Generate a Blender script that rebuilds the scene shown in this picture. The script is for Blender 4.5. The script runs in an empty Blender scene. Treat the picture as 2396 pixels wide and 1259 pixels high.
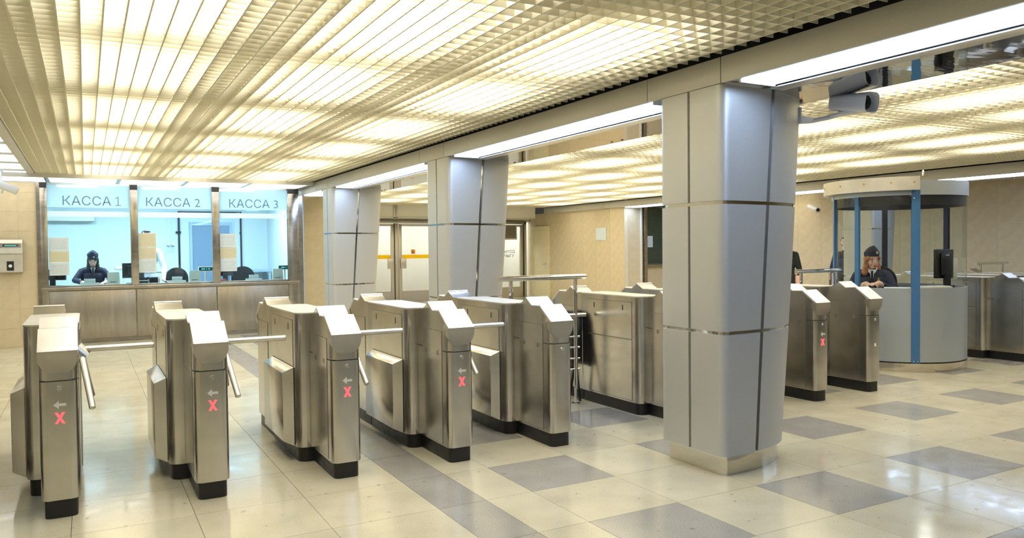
import bpy, bmesh, math, random
from mathutils import Vector, Matrix
random.seed(7)
D = bpy.data
S = bpy.context.scene
COL = S.collection
PI = math.pi
# ------------------------------------------------------------------ camera
H = 1.42
yaw, pitch, roll = math.radians(28.785), math.radians(-1.503), math.radians(0.608)
F0 = Vector((math.sin(yaw), math.cos(yaw), 0)); R0 = Vector((math.cos(yaw), -math.sin(yaw), 0)); D0 = Vector((0, 0, -1))
FW = F0 * math.cos(pitch) - D0 * math.sin(pitch)
DN = D0 * math.cos(pitch) + F0 * math.sin(pitch)
RT = R0 * math.cos(roll) + DN * math.sin(roll)
DN = DN * math.cos(roll) - R0 * math.sin(roll)
cam = D.objects.new('camera', D.cameras.new('camera'))
cam.data.sensor_width = 36.0
cam.data.lens = 36.0 * 1814.887 / 2396.0
cam.data.clip_start = 0.05; cam.data.clip_end = 200
m = Matrix((RT, -DN, -FW)).transposed().to_4x4(); m.translation = (0, 0, H)
cam.matrix_world = m
COL.objects.link(cam); S.camera = cam
# ------------------------------------------------------------------ world, view
S.view_settings.view_transform = 'Standard'; S.view_settings.look = 'None'
S.view_settings.gamma = 1.0; S.view_settings.use_curve_mapping = False
S.view_settings.exposure = 0.12
w = D.worlds.new('world'); S.world = w; w.use_nodes = True
w.node_tree.nodes['Background'].inputs[0].default_value = (1, .95, .85, 1)
w.node_tree.nodes['Background'].inputs[1].default_value = .04
c = S.cycles
c.max_bounces = 8; c.diffuse_bounces = 4; c.glossy_bounces = 4; c.transparent_max_bounces = 16; c.transmission_bounces = 6
c.caustics_reflective = False; c.caustics_refractive = False; c.sample_clamp_indirect = 4.0
c.use_denoising = True
L_LAMP, L_TUBE, L_KASSA, L_LEFT, L_EXIT = 9.8, 11.5, 54.0, 1.3, 26.0   # lamp strengths

# ------------------------------------------------------------------ materials
def lin(r, g, b):
    f = lambda v: v / 12.92 if v <= .04045 else ((v + .055) / 1.055) ** 2.4
    return (f(r / 255), f(g / 255), f(b / 255), 1)
MAT = {}
def mat(name, col, rough=.5, metal=0., emit=None, es=0., spec=.5, noise=None, bump=None, aniso=0., coat=0., alpha=1, trans=0.):
    """noise=(scale, amount, stretch xyz): multiplies colour and nudges roughness; bump=(scale, strength, stretch)"""
    if name in MAT: return MAT[name]
    m = D.materials.new(name); m.use_nodes = True; MAT[name] = m
    nt = m.node_tree; b = nt.nodes['Principled BSDF']
    col = tuple(col) if len(col) == 4 else tuple(col) + (1,)
    b.inputs['Base Color'].default_value = col
    b.inputs['Roughness'].default_value = rough; b.inputs['Metallic'].default_value = metal
    b.inputs['Specular IOR Level'].default_value = spec
    b.inputs['Coat Weight'].default_value = coat
    if trans: b.inputs['Transmission Weight'].default_value = trans
    if aniso: b.inputs['Anisotropic'].default_value = aniso
    if emit: b.inputs['Emission Color'].default_value = tuple(emit[:3]) + (1,); b.inputs['Emission Strength'].default_value = es
    def tex(scale, stretch, detail=4):
        tc = nt.nodes.new('ShaderNodeTexCoord'); mp = nt.nodes.new('ShaderNodeMapping'); mp.inputs['Scale'].default_value = stretch
        n = nt.nodes.new('ShaderNodeTexNoise'); n.inputs['Scale'].default_value = scale; n.inputs['Detail'].default_value = detail
        nt.links.new(tc.outputs['Object'], mp.inputs['Vector']); nt.links.new(mp.outputs[0], n.inputs['Vector'])
        return n
    if noise:
        n = tex(noise[0], noise[2] if len(noise) > 2 else (1, 1, 1))
        mr = nt.nodes.new('ShaderNodeMapRange'); mr.inputs[1].default_value = .3; mr.inputs[2].default_value = .7
        mr.inputs[3].default_value = 1 - noise[1]; mr.inputs[4].default_value = 1 + noise[1]
        nt.links.new(n.outputs[0], mr.inputs[0])
        mx = nt.nodes.new('ShaderNodeMix'); mx.data_type = 'RGBA'; mx.blend_type = 'MULTIPLY'; mx.inputs[0].default_value = 1
        mx.inputs[6].default_value = col
        nt.links.new(mr.outputs[0], mx.inputs[7]); nt.links.new(mx.outputs[2], b.inputs['Base Color'])
        mr2 = nt.nodes.new('ShaderNodeMapRange'); mr2.inputs[1].default_value = .3; mr2.inputs[2].default_value = .7
        mr2.inputs[3].default_value = rough * (1 - noise[1]); mr2.inputs[4].default_value = min(1, rough * (1 + noise[1]))
        nt.links.new(n.outputs[0], mr2.inputs[0]); nt.links.new(mr2.outputs[0], b.inputs['Roughness'])
    if bump:
        n2 = tex(bump[0], bump[2] if len(bump) > 2 else (1, 1, 1), 3)
        bp = nt.nodes.new('ShaderNodeBump'); bp.inputs['Strength'].default_value = bump[1]; bp.inputs['Distance'].default_value = .01
        nt.links.new(n2.outputs[0], bp.inputs['Height']); nt.links.new(bp.outputs[0], b.inputs['Normal'])
    return m
def emitter(name, col, s):
    m = D.materials.new(name); m.use_nodes = True; MAT[name] = m
    nt = m.node_tree; nt.nodes.remove(nt.nodes['Principled BSDF'])
    e = nt.nodes.new('ShaderNodeEmission'); e.inputs[0].default_value = tuple(col) + (1,); e.inputs[1].default_value = s
    nt.links.new(e.outputs[0], nt.nodes['Material Output'].inputs[0]); return m
def glass(name, tint, refl=.12, rough=.0):
    """pane: clear tinted transparency plus a mirror sheen that grows at grazing angles"""
    m = D.materials.new(name); m.use_nodes = True; MAT[name] = m
    nt = m.node_tree; nt.nodes.remove(nt.nodes['Principled BSDF'])
    t = nt.nodes.new('ShaderNodeBsdfTransparent'); t.inputs[0].default_value = tuple(tint) + (1,)
    g = nt.nodes.new('ShaderNodeBsdfGlossy'); g.inputs['Roughness'].default_value = rough
    f = nt.nodes.new('ShaderNodeFresnel'); f.inputs[0].default_value = 1.45
    k = nt.nodes.new('ShaderNodeMath'); k.operation = 'MULTIPLY'; k.inputs[1].default_value = refl / .04; k.use_clamp = True
    mx = nt.nodes.new('ShaderNodeMixShader')
    ge = nt.nodes.new('ShaderNodeNewGeometry'); sb = nt.nodes.new('ShaderNodeMath'); sb.operation = 'SUBTRACT'; sb.inputs[0].default_value = 1   # only outward faces reflect
    k2 = nt.nodes.new('ShaderNodeMath'); k2.operation = 'MULTIPLY'
    nt.links.new(ge.outputs['Backfacing'], sb.inputs[1]); nt.links.new(f.outputs[0], k.inputs[0])
    nt.links.new(k.outputs[0], k2.inputs[0]); nt.links.new(sb.outputs[0], k2.inputs[1]); nt.links.new(k2.outputs[0], mx.inputs[0])
    nt.links.new(t.outputs[0], mx.inputs[1]); nt.links.new(g.outputs[0], mx.inputs[2])
    nt.links.new(mx.outputs[0], nt.nodes['Material Output'].inputs[0]); return m
def film(name, col, clear=.3):
    """frosted film: diffuse + translucent + some clear view"""
    m = D.materials.new(name); m.use_nodes = True; MAT[name] = m
    nt = m.node_tree; nt.nodes.remove(nt.nodes['Principled BSDF'])
    d = nt.nodes.new('ShaderNodeBsdfDiffuse'); d.inputs[0].default_value = tuple(col) + (1,)
    t = nt.nodes.new('ShaderNodeBsdfTranslucent'); t.inputs[0].default_value = tuple(col) + (1,)
    p = nt.nodes.new('ShaderNodeBsdfTransparent')
    a = nt.nodes.new('ShaderNodeMixShader'); a.inputs[0].default_value = .6
    b = nt.nodes.new('ShaderNodeMixShader'); b.inputs[0].default_value = clear
    nt.links.new(d.outputs[0], a.inputs[1]); nt.links.new(t.outputs[0], a.inputs[2])
    nt.links.new(a.outputs[0], b.inputs[1]); nt.links.new(p.outputs[0], b.inputs[2])
    nt.links.new(b.outputs[0], nt.nodes['Material Output'].inputs[0]); return m
def floor_mat(name, col, dark):
    m = D.materials.new(name); m.use_nodes = True; MAT[name] = m
    nt = m.node_tree; b = nt.nodes['Principled BSDF']; N = nt.nodes.new; L = nt.links.new
    geo = N('ShaderNodeNewGeometry'); oi = N('ShaderNodeObjectInfo')
    def noise(scale, detail):
        n = N('ShaderNodeTexNoise'); n.inputs['Scale'].default_value = scale; n.inputs['Detail'].default_value = detail
        L(geo.outputs['Position'], n.inputs['Vector']); return n.outputs[0]
    def rng(src, a, bb, lo, hi):
        r = N('ShaderNodeMapRange'); r.inputs[1].default_value = a; r.inputs[2].default_value = bb; r.inputs[3].default_value = lo; r.inputs[4].default_value = hi
        L(src, r.inputs[0]); return r.outputs[0]
    def mul(a, bb):
        k = N('ShaderNodeMath'); k.operation = 'MULTIPLY'; L(a, k.inputs[0]); L(bb, k.inputs[1]); return k.outputs[0]
    k = .20 if dark else .11
    v = mul(rng(noise(160, 2), .3, .7, 1 - k, 1 + k), rng(noise(3.2, 6), .3, .7, .90, 1.08))
    v = mul(v, rng(oi.outputs['Random'], 0, 1, .95, 1.04))
    v = mul(v, rng(noise(16, 6), .67, .74, 1, .5))          # trodden-in specks of dirt
    mx = N('ShaderNodeMix'); mx.data_type = 'RGBA'; mx.blend_type = 'MULTIPLY'; mx.inputs[0].default_value = 1
    mx.inputs[6].default_value = col; L(v, mx.inputs[7]); L(mx.outputs[2], b.inputs['Base Color'])
    L(rng(noise(9, 4), .3, .7, .07, .19), b.inputs['Roughness'])
    b.inputs['Specular IOR Level'].default_value = .55
    bp = N('ShaderNodeBump'); bp.inputs['Strength'].default_value = .03; bp.inputs['Distance'].default_value = .004
    L(noise(30, 2), bp.inputs['Height']); L(bp.outputs[0], b.inputs['Normal'])
    return m
def print_mat(name, paper, ink, rows):
    """sheet of paper with lines of small print"""
    m = D.materials.new(name); m.use_nodes = True; MAT[name] = m
    nt = m.node_tree; b = nt.nodes['Principled BSDF']; N = nt.nodes.new; L = nt.links.new
    tc = N('ShaderNodeTexCoord'); sx = N('ShaderNodeSeparateXYZ'); L(tc.outputs['Generated'], sx.inputs[0])
    k = N('ShaderNodeMath'); k.operation = 'MULTIPLY'; k.inputs[1].default_value = rows; L(sx.outputs[2], k.inputs[0])
    fr = N('ShaderNodeMath'); fr.operation = 'FRACT'; L(k.outputs[0], fr.inputs[0])
    gt = N('ShaderNodeMath'); gt.operation = 'GREATER_THAN'; gt.inputs[1].default_value = .62; L(fr.outputs[0], gt.inputs[0])
    n = N('ShaderNodeTexNoise'); n.inputs['Scale'].default_value = 3.2; n.noise_dimensions = '2D'
    cb = N('ShaderNodeCombineXYZ'); fl = N('ShaderNodeMath'); fl.operation = 'FLOOR'; L(k.outputs[0], fl.inputs[0])
    mm = N('ShaderNodeMath'); mm.operation = 'MULTIPLY'; mm.inputs[1].default_value = 9; L(sx.outputs[0], mm.inputs[0])
    L(mm.outputs[0], cb.inputs[0]); L(fl.outputs[0], cb.inputs[1]); L(cb.outputs[0], n.inputs['Vector'])
    g2 = N('ShaderNodeMath'); g2.operation = 'GREATER_THAN'; g2.inputs[1].default_value = .44; L(n.outputs[0], g2.inputs[0])
    def win(src, lo, hi):
        a = N('ShaderNodeMath'); a.operation = 'GREATER_THAN'; a.inputs[1].default_value = lo; L(src, a.inputs[0])
        c2 = N('ShaderNodeMath'); c2.operation = 'LESS_THAN'; c2.inputs[1].default_value = hi; L(src, c2.inputs[0])
        p = N('ShaderNodeMath'); p.operation = 'MULTIPLY'; L(a.outputs[0], p.inputs[0]); L(c2.outputs[0], p.inputs[1]); return p.outputs[0]
    def mul(a, b2):
        p = N('ShaderNodeMath'); p.operation = 'MULTIPLY'; L(a, p.inputs[0]); L(b2, p.inputs[1]); return p.outputs[0]
    v = mul(mul(gt.outputs[0], g2.outputs[0]), mul(win(sx.outputs[0], .1, .9), win(sx.outputs[2], .12, .88)))
    mx = N('ShaderNodeMix'); mx.data_type = 'RGBA'; mx.inputs[6].default_value = paper; mx.inputs[7].default_value = ink
    L(v, mx.inputs[0]); L(mx.outputs[2], b.inputs['Base Color']); b.inputs['Roughness'].default_value = .7
    b.inputs['Specular IOR Level'].default_value = .2
    return m

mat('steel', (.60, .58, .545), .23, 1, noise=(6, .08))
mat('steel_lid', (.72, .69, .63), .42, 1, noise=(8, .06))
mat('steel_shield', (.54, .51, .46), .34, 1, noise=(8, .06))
mat('steel_counter', (.38, .345, .295), .34, 1, noise=(4, .12, (3, 1, .5)), bump=(2.2, .12))
mat('steel_frame', (.36, .33, .29), .24, 1, noise=(6, .14, (1, 1, 2.5)), bump=(5, .05, (1, 1, .6)))
mat('chrome', (.75, .75, .75), .06, 1)
mat('mirror', (.62, .59, .55), .03, 1, bump=(2.5, .08, (1, 3, 1)))
mat('plinth_steel', (.66, .62, .55), .09, 1, bump=(3, .04))
mat('black_base', (.008, .008, .009), .42, noise=(20, .2))
mat('seam', (.03, .028, .025), .6)
mat('soft_seam', (.16, .15, .13), .5, .6)
mat('column_grey', lin(190, 191, 190), .42, .42, spec=.5, noise=(120, .03))
mat('fascia', lin(204, 201, 192), .5, .2, noise=(120, .03))
mat('blade', lin(242, 236, 214), .55, spec=.3)
mat('slab', lin(190, 184, 164), .9)
mat('housing', lin(225, 222, 210), .6)
mat('beige_tile', lin(207, 192, 161), .32, noise=(7, .06), spec=.45)
mat('grout', lin(216, 204, 178), .9)
mat('floor_grout', lin(150, 132, 102), .8)
mat('kassa_wall', lin(222, 234, 238), .8)
mat('white_paint', lin(232, 230, 220), .6)
mat('cream_door', lin(232, 222, 186), .5, noise=(4, .03))
mat('door_grey', lin(120, 142, 168), .5)
mat('door_frame_grey', lin(165, 190, 208), .5)
mat('alu', (.55, .52, .46), .35, 1)
mat('black_plastic', (.012, .012, .014), .35)
mat('black_fabric', (.012, .012, .014), .75)
mat('beige_plastic', lin(226, 224, 214), .5)
mat('white_plastic', lin(232, 234, 232), .45)
mat('cctv_white', lin(236, 239, 248), .4)
mat('blue_post', lin(58, 108, 160), .4)
mat('navy_post', (.012, .018, .045), .3)
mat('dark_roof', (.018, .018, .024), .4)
mat('drum_grey', lin(170, 178, 186), .36, .5, noise=(150, .04))
mat('yellow', lin(250, 205, 20), .5)
mat('orange', lin(245, 165, 20), .5)
mat('ink_blue', lin(45, 60, 120), .5)
mat('letter', lin(104, 132, 160), .6)
mat('red_x', (.9, .05, .06), .4, emit=(1, .10, .12), es=1.3)
mat('arrow_off', lin(205, 200, 196), .5)
mat('red_led', (.8, .02, .02), .4, emit=(1, .05, .04), es=2.5)
mat('lcd', (.01, .03, .035), .2)
mat('lcd_text', (.1, .6, .6), .4, emit=(.15, .95, .85), es=.8)
mat('skin', lin(232, 188, 168), .55)
mat('navy', lin(34, 42, 66), .8, noise=(14, .25))
mat('navy_blue', lin(24, 29, 56), .8, noise=(14, .2))
mat('dark_green', lin(28, 36, 34), .85)
mat('shirt', lin(236, 238, 242), .8)
mat('black_cloth', (.012, .012, .016), .85)
mat('hair_black', (.008, .007, .009), .5)
mat('hair_ginger', lin(166, 104, 68), .6, noise=(30, .35, (1, 1, .3)))
mat('hair_brown', lin(70, 60, 55), .6, noise=(30, .3))
mat('gold', lin(190, 150, 70), .45, .5)
mat('lips', lin(196, 96, 92), .5)
mat('eye_dark', (.03, .03, .035), .3)
mat('eye_white', lin(225, 222, 218), .4)
mat('green_blind', lin(92, 128, 112), .7)
mat('dark_green_glass', lin(34, 52, 46), .1)
mat('keyboard', lin(222, 216, 196), .5)
emitter('lamp_light', (1, .945, .82), L_LAMP)
emitter('tube_light', (.52, .69, 1), L_TUBE)
emitter('kassa_light', (.74, .92, 1), L_KASSA)
emitter('panel_light', (.93, 1, .97), L_LEFT)
emitter('strip_panel_light', (1, .97, .88), 2.6)
emitter('exit_light', (1, 1, .95), L_EXIT)
emitter('booth_lamp', (1, .97, .9), 24.0)
glass('pane', (.96, .98, .98), .06)
glass('booth_glass', (.95, .97, .97), .04)
glass('kassa_glass', (.84, .95, 1.0), .05)
film('frost', (.72, .90, .97), .35)
film('yellow_film', (1, .72, .02), .1)
film('frost_white', (.90, .97, 1.0), .45)
floor_mat('tile_light', lin(199, 191, 166), False)
floor_mat('tile_dark', lin(157, 153, 146), True)
print_mat('sheet_white', lin(208, 222, 230), lin(176, 178, 178), 22)
print_mat('sheet_cream', lin(206, 202, 178), lin(184, 178, 152), 24)

# ------------------------------------------------------------------ helpers
def smooth_mesh(me, ang=.6):
    me.polygons.foreach_set('use_smooth', [True] * len(me.polygons))
    me.set_sharp_from_angle(angle=ang)
def obj(name, geo, mt, parent=None, loc=None, sm=True):
    if isinstance(geo, bmesh.types.BMesh):
        me = D.meshes.new(name); bmesh.ops.recalc_face_normals(geo, faces=geo.faces); geo.to_mesh(me); geo.free()
        if sm: smooth_mesh(me)
    else: me = geo
    if mt and not me.materials: me.materials.append(MAT[mt])
    o = D.objects.new(name, me); COL.objects.link(o)
    if parent: o.parent = parent
    if loc: o.location = loc
    return o
def tag(o, label=None, cat=None, group=None, kind=None):
    if label: o['label'] = label
    if cat: o['category'] = cat
    if group: o['group'] = group
    if kind: o['kind'] = kind
    return o
def thing(name, label, cat, loc=(0, 0, 0), rz=0, group=None):
    o = D.objects.new(name, None); COL.objects.link(o); o.empty_display_size = .1
    o.location = loc; o.rotation_euler = (0, 0, rz); return tag(o, label, cat, group)
def setting(name):
    o = D.objects.new(name, None); COL.objects.link(o); o.empty_display_size = .1; o['kind'] = 'structure'; return o
def copy_tree(o, parent=None):
    q = o.copy(); COL.objects.link(q)
    if parent: q.parent = parent
    for ch in o.children: copy_tree(ch, q)
    return q
def nb(): return bmesh.new()
def box(bm, x0, x1, y0, y1, z0, z1, bev=0, seg=2):
    r = bmesh.ops.create_cube(bm, size=1)
    vs = r['verts']
    for v in vs: v.co = Vector(((x0 + x1) / 2 + v.co.x * (x1 - x0), (y0 + y1) / 2 + v.co.y * (y1 - y0), (z0 + z1) / 2 + v.co.z * (z1 - z0)))
    if bev:
        es = list({e for v in vs for e in v.link_edges})
        bmesh.ops.bevel(bm, geom=es, offset=bev, segments=seg, profile=.5, affect='EDGES')
    return bm
def B(x0, x1, y0, y1, z0, z1, bev=0, seg=2): return box(nb(), x0, x1, y0, y1, z0, z1, bev, seg)
def prism(bm, pts, axis, a, b):
    """extrude a 2-D outline; axis 'z': pts=(x,y); 'x': pts=(y,z); 'y': pts=(x,z)"""
    f = {'z': lambda p, t: (p[0], p[1], t), 'x': lambda p, t: (t, p[0], p[1]), 'y': lambda p, t: (p[0], t, p[1])}[axis]
    v0 = [bm.verts.new(f(p, a)) for p in pts]; v1 = [bm.verts.new(f(p, b)) for p in pts]
    n = len(pts)
    bm.faces.new(v0); bm.faces.new(v1[::-1])
    for i in range(n): bm.faces.new((v0[i], v0[(i + 1) % n], v1[(i + 1) % n], v1[i]))
    return bm
def cyl(bm, p0, p1, r0, r1=None, n=16):
    r1 = r0 if r1 is None else r1
    p0, p1 = Vector(p0), Vector(p1); d = (p1 - p0).normalized()
    u = d.orthogonal().normalized(); v = d.cross(u)
    a = []; b = []
    for i in range(n):
        t = 2 * PI * i / n; k = u * math.cos(t) + v * math.sin(t)
        a.append(bm.verts.new(p0 + k * r0)); b.append(bm.verts.new(p1 + k * r1))
    bm.faces.new(a[::-1]); bm.faces.new(b)
    for i in range(n): bm.faces.new((a[i], a[(i + 1) % n], b[(i + 1) % n], b[i]))
    return bm
def tube(bm, pts, r, n=10):
    pts = [Vector(p) for p in pts]; rings = []
    u = None
    for i, p in enumerate(pts):
        d = (pts[min(i + 1, len(pts) - 1)] - pts[max(i - 1, 0)]).normalized()
        u = d.orthogonal().normalized() if u is None else (u - d * u.dot(d)).normalized()
        v = d.cross(u)
        rings.append([bm.verts.new(p + (u * math.cos(2 * PI * k / n) + v * math.sin(2 * PI * k / n)) * r) for k in range(n)])
    for a, b in zip(rings, rings[1:]):
        for k in range(n): bm.faces.new((a[k], a[(k + 1) % n], b[(k + 1) % n], b[k]))
    bm.faces.new(rings[0][::-1]); bm.faces.new(rings[-1]); return bm
def ellipsoid(bm, c, r, rot=None, seg=16):
    q = bmesh.ops.create_uvsphere(bm, u_segments=seg, v_segments=seg // 2 + 2, radius=1)
    M = Matrix.Translation(c) @ (rot.to_4x4() if rot else Matrix.Identity(4)) @ Matrix.Diagonal((r[0], r[1], r[2], 1))
    bmesh.ops.transform(bm, matrix=M, verts=q['verts']); return bm
def arc_wall(bm, cx, cy, r0, r1, a0, a1, z0, z1, n=24, z0f=None):
    """curved solid wall between radii, angles in radians"""
    rows = []
    for i in range(n + 1):
        t = a0 + (a1 - a0) * i / n; cs, sn = math.cos(t), math.sin(t)
        rows.append([bm.verts.new((cx + r * cs, cy + r * sn, z)) for r, z in ((r0, z0), (r1, z0), (r1, z1), (r0, z1))])
    for a, b in zip(rows, rows[1:]):
        for k in range(4): bm.faces.new((a[k], a[(k + 1) % 4], b[(k + 1) % 4], b[k]))
    if abs(abs(a1 - a0) - 2 * PI) > 1e-3: bm.faces.new(rows[0][::-1]); bm.faces.new(rows[-1])
    else: bmesh.ops.remove_doubles(bm, verts=bm.verts, dist=1e-5)
    return bm
def rrect(x0, x1, y0, y1, r, n=5, corners=(1, 1, 1, 1)):
    """rounded rectangle outline, corners: (x0y0, x1y0, x1y1, x0y1)"""
    out = []
    for k, (cx, cy, a) in enumerate(((x0 + r, y0 + r, PI), (x1 - r, y0 + r, 1.5 * PI), (x1 - r, y1 - r, 0), (x0 + r, y1 - r, .5 * PI))):
        if corners[k]:
            for i in range(n + 1):
                t = a + .5 * PI * i / n; out.append((cx + r * math.cos(t), cy + r * math.sin(t)))
        else: out.append(((x0, y0), (x1, y0), (x1, y1), (x0, y1))[k])
    return out
def text(name, body, size, mt, parent, loc, rot, extr=.001, align='LEFT'):
    cu = D.curves.new(name, 'FONT'); cu.body = body; cu.size = size; cu.extrude = extr; cu.align_x = align
    t = D.objects.new(name + '_curve', cu); COL.objects.link(t)
    dg = bpy.context.evaluated_depsgraph_get(); me = D.meshes.new_from_object(t.evaluated_get(dg))
    D.objects.remove(t); D.curves.remove(cu)
    me.materials.clear(); me.materials.append(MAT[mt])
    o = D.objects.new(name, me); COL.objects.link(o); o.parent = parent; o.location = loc; o.rotation_euler = rot
    return o

# ================================================================== FLOOR
CEIL = 2.575
floor = obj('floor', B(-2.7, 13.7, -3.2, 22.5, -.06, -.012), 'floor_grout'); floor['kind'] = 'structure'
xs = [(.49 - .585 * (k + 1), .49 - .585 * k, 'p') for k in range(6)][::-1]
xs += [(.49, 1.075, 'p'), (1.075, 1.664, 'p'), (1.664, 1.955, 's'), (1.955, 2.256, 'h')]
xs += [(2.256 + .597 * i, 2.256 + .597 * (i + 1), i) for i in range(19)]
ys = [(3.31 + .578 * j, 3.31 + .578 * (j + 1), j) for j in range(-10, 30)]
cand = []
for x0, x1, i in xs:
    for y0, y1, j in ys:
        dark = i == 's' or (isinstance(i, int) and i % 2 == 0 and j % 2 == 1)
        p = Vector(((x0 + x1) / 2, (y0 + y1) / 2, 0)); d = p - Vector((0, 0, H)); zc = d.dot(FW)
        vis = zc > .8 and abs(d.dot(RT) / zc) < .72 and d.dot(DN) / zc < .42 and p.y < 14.2
        cand.append((not vis, d.length, x0, x1, y0, y1, dark))
cand.sort(key=lambda t: (t[0], t[1]))
tile_me = {}
far = {True: nb(), False: nb()}
for n, (nv, d, x0, x1, y0, y1, dark) in enumerate(cand):
    g = .0013
    if n < 300 and not nv:
        key = (round(x1 - x0, 3), dark)
        if key not in tile_me:
            hx, hy = (x1 - x0) / 2 - g, (y1 - y0) / 2 - g
            me = D.meshes.new('floor_tile'); bm = B(-hx, hx, -hy, hy, -.012, 0); bm.to_mesh(me); bm.free()
            me.materials.append(MAT['tile_dark' if dark else 'tile_light']); tile_me[key] = me
        obj('floor_tile', tile_me[key], None, floor, ((x0 + x1) / 2, (y0 + y1) / 2, 0))
    else: box(far[dark], x0 + g, x1 - g, y0 + g, y1 - g, -.012, 0)
o = obj('distant_floor_tiles', far[False], 'tile_light', floor, sm=False); o['kind'] = 'stuff'
o = obj('distant_dark_floor_tiles', far[True], 'tile_dark', floor, sm=False); o['kind'] = 'stuff'

# ================================================================== CEILING
ceiling = obj('ceiling', B(-2.7, 13.7, -3.2, 22.5, 3.1, 3.2), 'slab'); ceiling['kind'] = 'structure'
BH = .045
def grid(name, x0, x1, y0, y1, ext=0.):
    root = setting(name)
    lx, ly = x1 - x0, y1 - y0
    ma = D.meshes.new('long_blade'); bm = B(-.004, .004, -ly / 2, ly / 2, 0, BH); bm.to_mesh(ma); bm.free(); ma.materials.append(MAT['blade'])
    mb = D.meshes.new('cross_blade'); bm = B(-lx / 2, lx / 2 + ext, -.002, .002, .001, BH); bm.to_mesh(mb); bm.free(); mb.materials.append(MAT['blade'])
    for k in range(int(round(lx / .1)) + 1): obj('long_blade', ma, None, root, (x0 + .1 * k, (y0 + y1) / 2, CEIL))
    for k in range(int(round(ly / .1)) + 1): obj('cross_blade', mb, None, root, ((x0 + x1) / 2, y0 + .1 * k, CEIL))
    return root
g1 = grid('ceiling_1', -.6, 3.3, -2.4, 13.9, .075)
g2 = grid('ceiling_2', 4.4, 11.4, -2.4, 19.0)
g3 = grid('ceiling_3', 12.5, 13.5, -2.4, 15.1)
# lamps above the grid
def make_lamp():
    r = thing('ceiling_lamp', 'recessed warm fluorescent lamp glowing above the white cell grid', 'lamp', group='lamps above the cell grid ceiling')
    bm = nb(); box(bm, -.31, .31, -.61, .61, .03, .10, .008)
    for s in (-1, 1): box(bm, s * .31 - .012, s * .31 + .012, -.61, .61, -.005, .06)
    obj('housing', bm, 'housing', r)
    obj('diffuser', B(-.29, .29, -.58, .58, .012, .03), 'lamp_light', r)
    return r
lamp0 = make_lamp(); used = False
rows1 = [3.75, 5.3, 7.0, 8.7, 10.4, 12.05, 13.4]
for y in rows1:
    for x in (.31, 1.44, 2.57):
        o = lamp0 if not used else copy_tree(lamp0); used = True
        o.location = (x, y, 2.79)
for k, y in enumerate([3.55, 5.25, 6.95, 8.65, 10.35, 12.05, 13.75, 15.45, 17.15]):
    for x in (5.05, 6.2, 7.35, 8.5, 9.65, 10.8)[:5 if y < 9 else 6]:
        o = copy_tree(lamp0); o.location = (x, y, 2.79)
        o['label'] = 'recessed fluorescent lamp above the cell grid on the booth side of the columns'; o['group'] = 'lamps above the booth side ceiling'
for y in (12.0,):
    o = copy_tree(lamp0); o.location = (13.0, y, 2.79)
    o['label'] = 'recessed fluorescent lamp above the narrow grid strip beyond the far beam'; o['group'] = 'lamps beyond the far beam'
# luminous panels on the far side of the edge strip, and along the ticket wall
tr = obj('trim_1', B(-.70, -.615, -2.4, 13.0, 2.555, 2.60, .004), 'fascia'); tr['kind'] = 'structure'
pm = D.meshes.new('ceiling_light_panel'); bm = B(-.95, .95, -.47, .47, 0, .04, .004); bm.to_mesh(pm); bm.free(); pm.materials.append(MAT['panel_light'])
for k in range(16):
    o = obj('ceiling_light_panel', pm, None, None, (-1.66, 13.02 - k * 1.0, 2.57))
    tag(o, 'square luminous ceiling panel in the row beside the tiled ticket wall side', 'light panel', 'luminous ceiling panels beside the cell grid')
tr = setting('trim_2')
for k in range(17): obj('rail', B(-2.62, -.70, 13.48 - k, 13.56 - k, 2.555, 2.61), 'fascia', tr)
pm = D.meshes.new('cornice_light_panel'); bm = B(-.44, .44, -.40, .40, 0, .035, .004); bm.to_mesh(pm); bm.free(); pm.materials.append(MAT['strip_panel_light'])
pfr = setting('trim_3')
for k in range(7):
    x = 2.83 - .945 * k
    o = obj('cornice_light_panel', pm, None, None, (x, 13.44, 2.515))
    tag(o, 'white luminous panel in the strip above the ticket windows', 'light panel', 'luminous panels above the ticket windows')
    obj('divider', B(x + .442, x + .502, 13.02, 13.88, 2.51, 2.555), 'steel_frame', pfr)
obj('edge_rail', B(-2.7, 3.36, 12.97, 13.02, 2.512, 2.572), 'fascia', pfr)

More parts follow.
